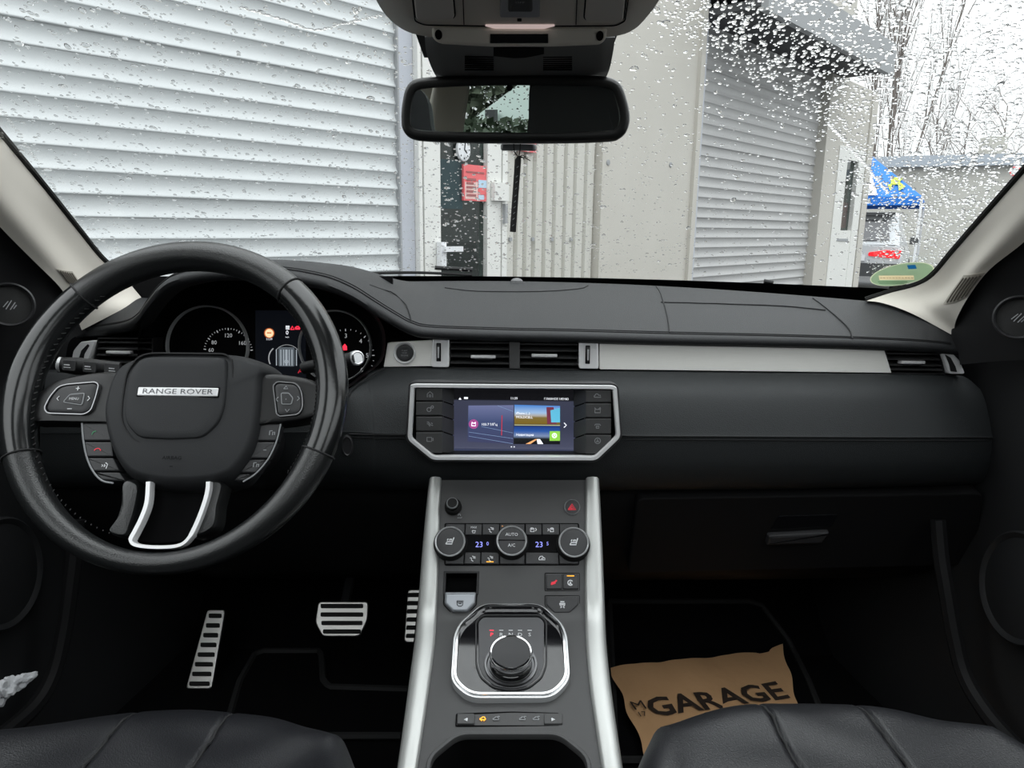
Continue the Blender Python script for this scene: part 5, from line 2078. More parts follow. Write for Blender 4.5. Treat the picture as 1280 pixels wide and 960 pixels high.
# ------------------------------------------------------------------ front seats
def seat(sx, label):
    Z = H - (.466 if sx < 0 else .448)
    XC = -.325 if sx < 0 else .298
    root = thing('car_seat', label, 'seat', (XC, .38, FLOOR_Z))
    NXs, NYs = 170, 110
    hw, L = (.240 if sx < 0 else .226), .60
    yc = .675 - L / 2
    m = MB()
    rows = []
    for j in range(NYs + 1):
        b = -1 + 2 * j / NYs
        rr = []
        for i in range(NXs + 1):
            a = -1 + 2 * i / NXs
            dx, dy = a * math.sqrt(1 - b * b / 2), b * math.sqrt(1 - a * a / 2)
            px2, py2 = a * .2 + dx * .8, b * .2 + dy * .8
            mm = max(abs(a), abs(b))
            x = px2 * hw * (1.0 if b < 0 else 1 - .06 * b)
            y = py2 * L / 2
            dd = (1 - mm) * .30
            rr_ = .075
            z = 0 if dd >= rr_ else -rr_ + math.sqrt(max(0, rr_ * rr_ - (rr_ - dd) ** 2))
            z += .020 * (1 - (y / (L / 2)) ** 2) * .2 - .012 * math.exp(-(x / .12) ** 2) * (1 if y < .1 else .3)
            z += .018 * math.exp(-((abs(x) - .19) / .04) ** 2) * (1 if y < .15 else max(0, 1 - (y - .15) / .12))
            for xs_ in (-.044, .044):
                xg = xs_ * (1 + .25 * (y + .1))
                z -= .0045 * math.exp(-((x - xg) / .0024) ** 2)
            z += .0016 * math.sin(x * 31 + y * 23 + sx) * math.sin(y * 40 - x * 17) + .0012 * math.sin(y * 71 + 2.2 * math.sin(x * 26)) * math.exp(-((y - .22) / .06) ** 2)
            if mm >= .9999:
                z = -.20
            rr.append(Vector((XC + x, yc + y, Z + z)))
        rows.append(rr)
    grid(m, rows)
    cu_ = obj('cushion', m, m_seat, root, smooth=70)
    for xs_ in (-.044, .044):
        t = MB()
        pts = []
        for j in range(50):
            y = -.10 + .385 * j / 49
            xg = xs_ * (1 + .25 * (y + .1))
            i = min(range(len(rows)), key=lambda q: abs(rows[q][NXs // 2].y - (yc + y)))
            k_ = min(range(NXs + 1), key=lambda q: abs(rows[i][q].x - (XC + xg)))
            pts.append(rows[i][k_] + Vector((0, 0, .0016)))
        tube(t, pts, .0016, 6)
        obj('piping', t, m_stitch, cu_)
    bs = MB()
    abox(bs, XC - .20, XC + .20, yc - .25, yc + .18, FLOOR_Z + .005, Z - .15)
    obj('seat_base', bs, m_carpet, root)
    # backrest leaning back behind the camera
    bp = Plane((sx * .42, -.02, Z + .05), (1, 0, 0), (0, -.38, 1))
    bm = MB()
    dome(bm, bp, cat([(-.22, 0), (-.24, .20), (-.22, .36), (-.10, .42), (.10, .42), (.22, .36), (.24, .20), (.22, 0)], 60, closed=True), -.12, .03, .2, 6, .01)
    obj('backrest', bm, m_seat, root)
    hp = Plane(bp.w(0, .50, .0), (1, 0, 0), (0, -.15, 1))
    bm = MB()
    dome(bm, hp, cat([(-.09, -.08), (-.10, .02), (-.07, .09), (.07, .09), (.10, .02), (.09, -.08)], 40, closed=True), -.06, .05, .3, 5, .01)
    obj('headrest', bm, m_seat, root)
    return root


seat(-1, 'black creased leather driver seat below the steering wheel')
seat(1, 'black leather passenger seat in front of the brown paper sheet')
rs_ = MB()
rows = [[(x, y, z + (.02 if abs(x) > .15 else 0)) for x in [-.62 + 1.24 * i / 20 for i in range(21)]] for y, z in ((-.75, FLOOR_Z + .25), (-.78, FLOOR_Z + .34), (-.95, FLOOR_Z + .36), (-1.22, FLOOR_Z + .34), (-1.33, FLOOR_Z + .48), (-1.45, FLOOR_Z + .62), (-1.50, FLOOR_Z + .62))]
grid(rs_, rows)
bench = thing('rear_bench', 'black leather rear bench with added headrest-shaped block standing in for a dark figure behind the front seats', 'seat', (0, -1.1, FLOOR_Z))
obj('bench_cushion', rs_, m_seat, bench)
hp = Plane((.0, -1.33, H + .03), (1, 0, 0), (0, -.05, 1))  # added oversized block standing in for the dark figure reflected in the mirror
bm = MB()
dome(bm, hp, cat([(-.20, -.22), (-.215, .02), (-.20, .17), (-.10, .19), (.10, .19), (.20, .17), (.215, .02), (.20, -.22)], 48, closed=True), -.05, .04, .15, 5, .01)
obj('headrest', bm, m_seat, bench)

# ------------------------------------------------------------------ mirror
MP = Plane(at(644, 136, .80), (1, 0, 0), (0, .05, 1))
mn = (Vector((-.064, -1, -.086))).normalized()
max_ = Vector((0, 0, 1)).cross(mn).normalized() * -1
max_ = mn.cross(Vector((0, 0, 1))).normalized() * -1
max_ = Vector((1, 0, 0)) - mn * mn.x
max_.normalize()
MP = Plane(at(644, 136, .80), max_, mn.cross(max_))
mir = thing('rear_view_mirror', 'black framed rear-view mirror hanging from the windscreen', 'mirror', at(644, 60, .84))
MO = [(501, 150), (502.5, 128), (508, 108), (522, 98), (560, 94.5), (617, 92.5), (680, 92.5), (735, 94), (760, 96), (775, 104), (783, 122), (787.5, 146), (784, 163), (775, 173), (760, 177.5), (700, 179.5), (610, 179.5), (540, 177.5), (515, 174), (504, 164)]
mo = cat(MP.poly(MO), 90, closed=True)
mb = MB()
mo = ccw(mo)
hh = [(mo, -.002), (inset(mo, .0015), .003), (inset(mo, .005), .005), (inset(mo, .0105), .0035), (inset(mo, .0115), .001)]
vs_all = []
n = len(mo)
lo = [(inset(mo, .030), -.034), (inset(mo, .014), -.026), (inset(mo, .003), -.012)] + hh
for lp, h_ in lo:
    vs_all += [MP.w(a, b, h_) for a, b in lp]
fs = []
for k_ in range(len(lo) - 1):
    for i in range(n):
        j = (i + 1) % n
        fs.append((k_ * n + i, k_ * n + j, (k_ + 1) * n + j, (k_ + 1) * n + i))
fs.append(tuple(reversed(range(n))))
mb.add(vs_all, fs)
obj('housing', mb, m_piano if False else mat('satin black mirror shell', (.008, .008, .008), .35), mir, smooth=50)
mb = MB()
plate(mb, MP, inset(mo, .0108), -.004, .0016)
obj('mirror_glass', mb, m_mirror, mir, smooth=0)
mb = MB()
lathe(mb, MP, *MP.uv(637, 110), [(.0032, .0012), (.0032, .0022), (.001, .0022)], 18)
obj('light_sensor', mb, m_void, mir)
mb = MB()
tube(mb, [MP.w(0, .01, -.03), MP.w(0, .03, -.06), at(642, 72, .845)], [.013, .011, .014], 14)
obj('stem', mb, m_black, mir)
mb = MB()
pb_ = Plane(MP.w(0, 0, -.03), MP.x, MP.y)
dome(mb, pb_, [(a * 1.0, b) for a, b in rect(-.018, .022, -.0415, -.034, .003)], -.006, .006, .2, 4)
obj('rain_sensor_foot', mb, m_grey_mark, mir)

# hanging freshener
fr = thing('hanging_freshener', 'thin black card strip hanging on string below the mirror', 'air freshener', at(641, 290, .81))
FP = Plane(at(645, 240, .81), (1, -.3, 0), (.0, 0, 1))
mb = MB()
ribbon(mb, FP, [FP.uv(*p) for p in ((649, 195), (647.5, 200), (641, 290))], [.003, .0068, .0068], -.0008, .0008, .0003)
cdv = obj('strip', mb, m_freshener, fr)
mb = MB()
tube(mb, [at(642, 178, .812), at(643, 190, .81), at(648.5, 197, .809)], .0006, 5)
tube(mb, [at(650.5, 178, .812), at(650, 188, .81), at(648.5, 197, .809)], .0006, 5)
for q in ([(648.5, 196), (653, 194), (657, 196)], [(648.5, 197), (656, 197), (663, 201)], [(649, 195), (654, 197), (655, 200)]):
    tube(mb, [at(a, b, .808) for a, b in q], .0005, 5)
obj('string', mb, m_string, fr)
mb = MB()
for t_ in (.12, .25, .33, .42, .52, .6, .68, .76, .84, .93):
    u, v = 648 - 7 * t_, 198 + 90 * t_
    icon_mb(FP, [[(-.5, -.4), (.5, .5)]], u, v, 2.2, .0009, .8, mb)
obj('printed_pattern', mb, m_grey_mark, cdv)

# ------------------------------------------------------------------ overhead console and sensor cover
oh = thing('overhead_console', 'greige overhead console with reading lamps above the mirror', 'overhead console', at(646, 40, .66))
OP = Plane(at(648, 30, .655), (1, 0, 0), (0, -1, .12))
BODY = [(446, -40), (462, 0), (478, 24), (500, 40), (525, 47), (560, 49), (730, 49), (775, 47), (800, 38), (820, 18), (836, -6), (850, -40), (860, -160), (436, -160)]
bo_ = cat(OP.poly(BODY), 100, closed=True)
mb = MB()
dome(mb, OP, bo_, -.05, .0, .05, 6, .0)
obj('console_body', mb, m_ohc, oh, smooth=60)
mb = MB()
inn = ccw(round_poly(OP.poly([(508, -60), (518, 26), (530, 31), (640, 33), (770, 32), (782, 26), (795, -60)]), .004, 3))
ring(mb, OP, inn, inset(inn, .0009), -.001, .0008, .0004)
obj('panel_line', mb, m_void, oh)
for q in ([(512, -50), (520, 20), (524, 22), (566, 21.5), (568, 18), (562, -50)], [(786, -50), (779, 22), (775, 24), (733, 23.5), (731, 20), (737, -50)]):
    lq = ccw(round_poly(OP.poly(q), .003, 3))
    mb = MB()
    plate(mb, OP, lq, -.001, .0022, .001)
    ln = obj('reading_lamp', mb, m_ohc_lens, oh)
    mb = MB()
    ring(mb, OP, inset(lq, -.0012), inset(lq, .0005), -.001, .0012, .0004)
    obj('lamp_gap', mb, m_void, ln)
for u in (580, 720):
    mb = MB()
    ribbon(mb, OP, [OP.uv(u, 30), OP.uv(u - (3 if u < 640 else -3), -50)], .0008, -.001, .0006)
    obj('panel_split', mb, m_void, oh)
mb = MB()
plate(mb, OP, round_poly(OP.poly([(625, 17.5), (675, 17.5), (675, -40), (625, -40)]), .002), -.001, .003, .001)
swp = obj('roof_switch', mb, mat('satin switch surround', (.25, .25, .26), .35, .7), oh)
mb = MB()
plate(mb, OP, round_poly(OP.poly([(635, 11), (666, 11), (664, -40), (637, -40)], .003), .002), .002, .006, .002)
obj('rocker', mb, m_black, swp)
mb = text_mb(OP, 'OFF', 650, 3, 5, .0064)
obj('rocker_lettering', mb, m_grey_mark, swp)
mb = MB()
plate(mb, OP, round_poly(OP.poly([(646.5, 23), (652, 23), (652, 26), (646.5, 26)]), .0008), -.001, .0006)
obj('microphone_hole', mb, m_void, oh)
# lower lip with two caps and a dark window, facing the cabin
LP_ = Plane(at(649, 46, .665), (1, 0, 0), (0, -.35, 1))
mb = MB()
plate(mb, LP_, round_poly(LP_.poly([(539, 33), (760, 34), (757, 50), (750, 56), (690, 58.5), (610, 58.5), (550, 55), (541, 49)]), .004, 4), -.03, .002, .003, 3)
lip_ = obj('lamp_bar', mb, m_ohc, oh)
for u, v in ((548.5, 43), (749.5, 44.5)):
    mb = MB()
    lathe(mb, LP_, *LP_.uv(u, v), [(4.6 * LP_.px(u, v), .001), (4.6 * LP_.px(u, v), .0028), (1 * LP_.px(u, v), .0028)], 20, sy=1.25)
    obj('screw_hole', mb, m_void, lip_)
mb = MB()
plate(mb, LP_, LP_.poly([(613, 42), (685, 42), (685, 53.5), (613, 53.5)]), .001, .0028)
obj('sensor_window', mb, m_piano, lip_)
mb = MB()
plate(mb, OP, round_poly(OP.poly([(606, 30.5), (694, 30.5), (680, 34), (620, 34)]), .001), -.001, .0014)
obj('ambient_lamp', mb, mat('rosy lit ambient lamp', (.6, .4, .4), .4, emit=((1.0, .80, .76), .30)), oh)
# dark sensor cover hugging the glass behind the mirror
sc_ = thing('sensor_cover', 'dark grey sensor cover with slotted grilles behind the mirror', 'sensor cover', at(648, 75, .80))
R = [[(531, 46, .70), (560, 46, .685), (648, 46, .68), (738, 47, .685), (769, 47, .70)],
     [(533, 66, .735), (562, 66, .725), (648, 66, .72), (738, 67, .725), (766, 67, .735)],
     [(541, 88, .785), (568, 88, .775), (648, 88, .77), (734, 89, .775), (761, 89, .785)],
     [(552, 106, .86), (576, 106, .85), (648, 106, .845), (728, 107, .85), (752, 107, .86)]]
g = loft([[tuple(at(*q)) for q in r] for r in R], 30, 16)
mb = MB()
solid_grid(mb, g, (0, .02, .022))
obj('cover_shell', mb, m_shroud, sc_)
for ua, ub in ((581, 617), (679, 715)):
    for i in range(7):
        v = 71 + i * 2.7
        mb = MB()
        Yv = .735 + (v - 70) / 20 * .04
        pts = [at(ua + (ub - ua) * t / 4, v, Yv - .006) for t in range(5)]
        tube(mb, pts, .0008, 4)
        obj('grille_slot', mb, m_void, sc_)
mb = MB()
g = loft([[tuple(at(u, v, Y - .004)) for u, v, Y in ((617, 60, .71), (648, 60, .708), (680, 60, .71))], [tuple(at(u, v, Y - .004)) for u, v, Y in ((617, 92, .79), (648, 92, .788), (680, 92, .79))]], 6, 6)
solid_grid(mb, g, (0, .004, .004))
obj('dark_inlay', mb, m_void, sc_)

# ================================================================== outside: garage row
rv = ray(1500, 291)
th = math.atan2(rv.y, rv.x)                  # facade runs away to the right
r5 = ray(506, 290)
W0 = CAM + r5 * 4.05
W0.z = 0
DX = Vector((math.cos(th), math.sin(th), 0))
DY = Vector((-math.sin(th), math.cos(th), 0))    # into the building


def wpx(u, v, y=0.0):
    r = ray(u, v)
    o = W0 + DY * y
    t = (o - CAM).dot(DY) / r.dot(DY)
    p = CAM + r * t
    return (p - W0).dot(DX), p.z


def S(u, v=290, y=0.0):
    return wpx(u, v, y)[0]


m_shut = mat('light grey shutter slats', (.60, .625, .63), .45, .0, var=(3, (.55, .575, .585), .5))
m_shut2 = mat('mid grey shutter slats', (.47, .47, .465), .5, .0, var=(3, (.42, .42, .42), .5))
m_post = mat('blue grey steel post', (.48, .50, .55), .5)
m_wpvc = mat('white door plastic', (.74, .74, .71), .4)
m_clad = mat('cream cladding board', (.60, .59, .545), .55, var=(6, (.54, .53, .485), .6, (1, 1, .3)))
m_beige = mat('beige painted panel', (.55, .53, .485), .7, bump=(40, .2), var=(2.5, (.51, .49, .445), .6))
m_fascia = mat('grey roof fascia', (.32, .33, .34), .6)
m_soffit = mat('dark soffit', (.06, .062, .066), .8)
m_asph = mat('wet asphalt', (.10, .10, .105), .45, bump=(60, .4), var=(1.2, (.14, .14, .14), .6))
m_door_glass = thin_glass('dark shop door glass', (.55, .62, .60), 1.3)
m_dark_in = mat('dark shop interior', (.035, .04, .042), .7, var=(3, (.06, .065, .065), .7))
m_teal = mat('teal printed film', (.008, .032, .038), .5)
m_poster = mat('red poster paper', (.80, .16, .17), .6)
m_poster_w = mat('pale poster print', (.80, .70, .66), .6, var=(25, (.75, .35, .33), .9))
m_poster_b = mat('blue poster print', (.38, .60, .82), .6, var=(18, (.65, .75, .80), .8))
m_blue_t = mat('blue tent fabric', (.010, .17, .62), .6)
m_white_t = mat('white tent trim', (.75, .76, .78), .6)
m_yellow_t = mat('lime tent print', (.45, .55, .06), .6)
m_silver = mat('silver car paint', (.55, .57, .60), .3, .1, coat=.6)
m_cglass = mat('dark car glass', (.10, .10, .11), .05, coat=.5)
m_tail = mat('red tail lamp', (.70, .01, .02), .12, emit=((1, .02, .03), .45))
m_render = mat('cream rendered wall', (.53, .52, .48), .85, bump=(30, .3), var=(1, (.48, .47, .43), .6))
m_bluegrey = mat('blue grey metal roof', (.40, .44, .49), .5)
m_bark = mat('grey brown bark', (.19, .165, .15), .9)
m_hedge = mat('dark hedge leaves', (.04, .06, .035), .7)
m_tyre = mat('black tyre', (.02, .02, .02), .8)

gnd = MB()
abox(gnd, -40, 60, -40, 90, -.2, 0)
tag(obj('ground', gnd, m_asph), 'wet grey asphalt yard around the parked car', None, None, 'structure')


def lb(x0, x1, y0, y1, z0, z1, mb_=None):
    return abox(mb_ or MB(), x0, x1, y0, y1, z0, z1)


def wthing(name, label, cat_, s0, kind=None, group=None):
    p = W0 + DX * s0
    o_ = thing(name, label, cat_, (p.x, p.y, 0), th, group, kind)
    o_['s0'] = s0
    return o_


def wobj(name, mb_, m, parent):
    """parts drawn in facade coordinates, moved to their thing's origin"""
    b = MB()
    s0 = parent['s0'] if 's0' in parent else parent.parent['s0']
    b.v = [(x - s0, y, z) for x, y, z in mb_.v]
    b.f = mb_.f
    return obj(name, b, m, parent, local=True)


PITCH_S = .0895


def slat_mesh(L, m):
    prof_ = [(-.011, .0895), (-.0065, .082), (-.003, .072), (-.001, .060), (-.0005, .048), (-.0025, .036), (-.007, .024), (-.0125, .014), (-.0155, .008), (-.0160, .0045), (-.0140, .0018), (-.011, .0)]
    b = MB()
    rows_ = [[(0, y, z), (L, y, z)] for y, z in prof_]
    grid(b, rows_, flip=False)
    return make_mesh('slat', b, m, None, 50)


def shutter(label, s0, s1, y, ztop, m, rail_w, post_m):
    root = wthing('roller_shutter', label, 'roller shutter', s0)
    me = slat_mesh(s1 - s0, m)
    nn = int(round(ztop / PITCH_S))
    for i in range(nn):
        o_ = share('slat', me, root, (0, y + (.0 if i % 7 else .004), .02 + i * PITCH_S))
    return root


zt = 3.05
sR = S(505.5)
shutter('pale grey roller shutter filling the left garage bay', S(-330, 250), sR, .06, zt, m_shut, .1, m_post)
gb = wthing('shutter_post', 'blue grey steel post between pale shutter and white door', 'post', S(506))
wobj('post', lb(S(505.5), S(523), .03, .2, 0, zt + .3), m_post, gb)
wobj('guide_rail', lb(S(504.6), S(506.5), .028, .055, 0, zt), m_fascia, gb)

# white shop door
zd = 2.75
dr = wthing('shop_door', 'white framed glass shop door beside the pale shutter', 'door', S(524))
f1 = lb(S(523.5), S(527.5), -.01, .1, 0, zd)
wobj('jamb', f1, m_wpvc, dr)
wobj('frame_gap', lb(S(527.5), S(529), .02, .1, 0, zd), m_post, dr)
sta, stb, stc, std = S(529), S(549), S(607), S(631)
wobj('door_stile', lb(sta, stb, -.015, .06, .05, zd - .1), m_wpvc, dr)
wobj('door_stile', lb(stc, S(624), -.015, .06, .05, zd - .1), m_wpvc, dr)
wobj('door_rail', lb(stb, stc, -.015, .06, .05, .42), m_wpvc, dr)
wobj('door_rail', lb(stb, stc, -.015, .06, zd - .25, zd - .1), m_wpvc, dr)
wobj('glass_pane', lb(stb, stc, .02, .03, .42, zd - .25), m_door_glass, dr)
h = MB()
x, z = wpx(548, 311)
lb(x - .03, x + .01, -.06, -.02, z - .10, z + .04, h)
lb(x - .02, S(567), -.085, -.06, z - .015, z + .015, h)
wobj('door_handle', h, m_white_t, dr)
wobj('jamb', lb(S(625), std, -.02, .1, 0, zd), m_wpvc, dr)
h = MB()
x, z = wpx(621, 241)
lb(x - .07, x + .06, -.05, -.02, z - .05, z + .06, h)
wobj('door_closer', h, m_wpvc, dr)
h = MB()
x, z = wpx(627, 255)
lb(x - .012, x + .012, -.045, -.02, z - .12, z, h)
wobj('door_closer_arm', h, m_fascia, dr)
# dim shop behind the glass
dk = wthing('shop_interior', 'dim shop interior behind the white door', 'interior', S(549))
b = MB()
for q in ([(sta, 1.8, 0), (S(640), 1.8, 0), (S(640), 1.8, zd), (sta, 1.8, zd)], [(sta, .12, 0), (sta, 1.8, 0), (sta, 1.8, zd), (sta, .12, zd)], [(S(640), 1.8, 0), (S(640), .12, 0), (S(640), .12, zd), (S(640), 1.8, zd)], [(sta, .12, .01), (S(640), .12, .01), (S(640), 1.8, .01), (sta, 1.8, .01)], [(sta, .12, zd), (sta, 1.8, zd), (S(640), 1.8, zd), (S(640), .12, zd)]):
    b.add(q, [(0, 1, 2, 3)])
wobj('room', b, m_dark_in, dk)
wobj('counter', lb(stb, stb + .5, .9, 1.5, .05, 1.0), m_fascia, dk)
x, z = wpx(560, 226, .016)
wobj('teal_film', lb(stb + .005, S(580), .012, .018, z - .16, z + .12), m_teal, dk)
cl = wthing('door_clock', 'round white clock face stuck on the shop door glass', 'clock', S(579))
x, z = wpx(579.5, 187, .0)
b = MB()
cpl = Plane((x, -.0, z), (1, 0, 0), (0, 0, 1))
lathe(b, cpl, 0, 0, [(.052, -.012), (.052, .004), (.048, .008), (.01, .008)], 28, sy=1.3)
wobj('clock_face', b, m_white_t, cl)
b = MB()
ribbon(b, cpl, [(0, 0), (.005, .04)], .007, .008, .010)
ribbon(b, cpl, [(0, 0), (.02, -.02)], .007, .008, .010)
for a_ in range(8):
    c_, s_2 = math.cos(a_ * PI / 4), math.sin(a_ * PI / 4)
    ribbon(b, cpl, [(.034 * c_, .045 * s_2), (.043 * c_, .056 * s_2)], .006, .008, .009)
wobj('clock_hand', b, m_void, cl)
po_ = wthing('poster', 'red and white poster taped on the shop door glass', 'poster', S(590))
x0_, zt_ = wpx(579, 205, .0)
x1_, zb_ = wpx(608.5, 252, .0)
xm = x0_ + (x1_ - x0_) * .58
wobj('sheet', lb(x0_, x1_, -.004, .012, zb_, zt_), m_poster, po_)
hz_ = zt_ - zb_
wobj('poster_print', lb(x0_ + .01, xm, -.006, -.002, zb_ + .01, zb_ + hz_ * .52), m_poster_w, po_)
wobj('poster_picture', lb(xm + .006, x1_ - .006, -.006, -.002, zb_ + hz_ * .38, zb_ + hz_ * .60), m_poster_b, po_)
wobj('poster_picture', lb(xm + .006, x1_ - .03, -.006, -.002, zb_ + .01, zb_ + hz_ * .18), m_poster_b, po_)
wobj('poster_patch', lb(xm + .006, x1_ - .02, -.007, -.002, zb_ + hz_ * .19, zb_ + hz_ * .36), m_poster, po_)
b = MB()
for i in range(5):
    zz = zb_ + hz_ * (.12 + .11 * i)
    lb(x0_ + .02, xm - .015 - .02 * (i % 2), -.0075, -.003, zz, zz + .014, b)
lb(x0_ + .02, x1_ - .03, -.0075, -.003, zb_ + hz_ * .78, zb_ + hz_ * .82, b)
wobj('print_line', b, mat('dull maroon print', (.35, .12, .12), .6), po_)

# vertical cream boards
cb = wthing('board_cladding', 'cream vertical board cladding between shop door and beige panel', 'cladding', S(632))
us = [632, 645.5, 657, 668, 681, 693, 706, 718, 731, 743]
for a_, c_ in zip(us[:-1], us[1:]):
    b = MB()
    xa, xb = S(a_), S(c_)
    vs = [(xa, .03, 0), (xa + .012, 0, 0), (xb - .03, .0, 0), (xb - .012, .018, 0), (xb, .03, 0)]
    b.add(vs + [(p[0], p[1], zt) for p in vs], [(i, i + 1, i + 6, i + 5) for i in range(4)])
    wobj('board', b, m_clad, cb)
b = MB()
for u in (637, 665, 689, 713):
    x, z = wpx(u, 299)
    lb(x - .012, x + .012, -.012, .005, z - .012, z + .012, b)
wobj('bolt_head', b, m_fascia, cb)
sg = wthing('red_sign', 'small red sign fixed on the cream boards below the mirror', 'sign', S(655))
xa, za = wpx(642, 178, -.03)
xb, zb2 = wpx(670.5, 191, -.03)
wobj('panel', lb(xa, xb, -.03, -.01, zb2, za + .22), m_poster, sg)
spl = Plane(((xa + xb) / 2, -.031, zb2 + .035), (1, 0, 0), (0, 0, 1))
t = text_mb(spl, 'SERVICE', 0, 0, .03, 0, local=(0, 0), sx=1.0)

bw = wthing('wall_panel', 'wide beige painted wall panel left of the grey shutter', 'wall panel', S(743))
wobj('panel', lb(S(743), S(853), -.05, .2, 0, zt + 1.2), m_beige, bw)
b = MB()
for u, v in ((760, 203), (838, 206)):
    x, z = wpx(u, v, -.05)
    lathe(b, Plane((x, -.05, z), (1, 0, 0), (0, 0, 1)), 0, 0, [(.022, -.01), (.02, .006), (.005, .008)], 12)
wobj('bolt_cap', b, m_fascia, bw)
gp2 = wthing('shutter_guide', 'grey steel guide rail beside the right grey shutter', 'guide rail', S(855))
wobj('rail', lb(S(853), S(858), -.08, .2, 0, zt + 1.2), m_beige, gp2)
wobj('channel', lb(S(858), S(866), -.03, .2, 0, zt + .6), m_post, gp2)
zt2 = wpx(1037, 92)[1] - .5
dep = .3
while wpx(1041, 55, -dep)[1] > zt2 + .5 and dep < 3:
    dep += .02
zf1 = wpx(1040, 20, -dep)[1]
sE = S(1112, 75, -dep)
shutter('mid grey roller shutter beyond the beige panel', S(866), S(1017), .07, zt2 + .5, m_shut2, .1, m_post)
jb = wthing('end_wall', 'beige end wall of the garage row around the narrow door', 'wall panel', S(1017))
wobj('jamb', lb(S(1017), S(1034), -.04, .25, 0, zt2 + .5), m_beige, jb)
zd2 = wpx(1050, 183)[1]
wobj('lintel', lb(S(1034), S(1072), -.04, .25, zd2, zt2 + .5), m_beige, jb)
wobj('corner_strip', lb(S(1067.5), S(1074), -.06, 8, 0, zt2 + .5), m_beige, jb)
d2 = wthing('side_door', 'narrow white door with a tall pane at the end of the garage', 'door', S(1036))
a1, a2, b1, b2 = S(1034), S(1067), S(1045), S(1059)
zg0, zg1 = wpx(1052, 288)[1], wpx(1052, 199)[1]
wobj('door_frame', lb(a1, b1, -.05, .05, 0, zd2), m_wpvc, d2)
wobj('door_frame', lb(b2, a2, -.05, .05, 0, zd2), m_wpvc, d2)
wobj('door_panel', lb(b1, b2, -.045, .05, 0, zg0), m_wpvc, d2)
wobj('door_rail', lb(b1, b2, -.045, .05, zg1, zd2), m_wpvc, d2)
wobj('pane', lb(b1, b2, .0, .01, zg0, zg1), m_door_glass, d2)
wobj('pane_backing', lb(b1, b2, .10, .12, zg0, zg1), m_fascia, d2)
wobj('red_notice', lb(b1 + .16, b2 - .04, .012, .02, zg0 + .03, zg0 + .34), m_poster, d2)
wobj('letter_slot', lb(b1 - .1, b2 - .1, -.055, -.04, zg0 - .13, zg0 - .10), m_fascia, d2)
# shutter box and overhanging roof
bx = wthing('roof_overhang', 'dark soffit and grey fascia roof overhang above the right shutter', 'roof', S(853))
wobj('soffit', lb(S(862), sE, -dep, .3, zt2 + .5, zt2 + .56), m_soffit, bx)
wobj('fascia_board', lb(S(862), sE, -dep - .06, -dep, zt2 + .46, zf1), m_fascia, bx)
wobj('roof_sheet', lb(S(862), sE, -dep - .06, 9, zf1, zf1 + .06), m_fascia, bx)
bb = wthing('garage_body', 'plain beige garage building body behind the shutters', None, S(300), 'structure')
b = MB()
lb(S(-330, 250), sta, .22, 9, 0, zt + 1.2, b)
lb(std, S(1068), .26, 9, 0, zt + 1.2, b)
lb(sta, std, 1.85, 9, 0, zt + 1.2, b)
lb(sta, std, -.03, 1.85, zd, zt + 1.2, b)
lb(S(-330, 250), sta, -.02, .22, zt, zt + 1.2, b)
wobj('body', b, m_beige, bb)

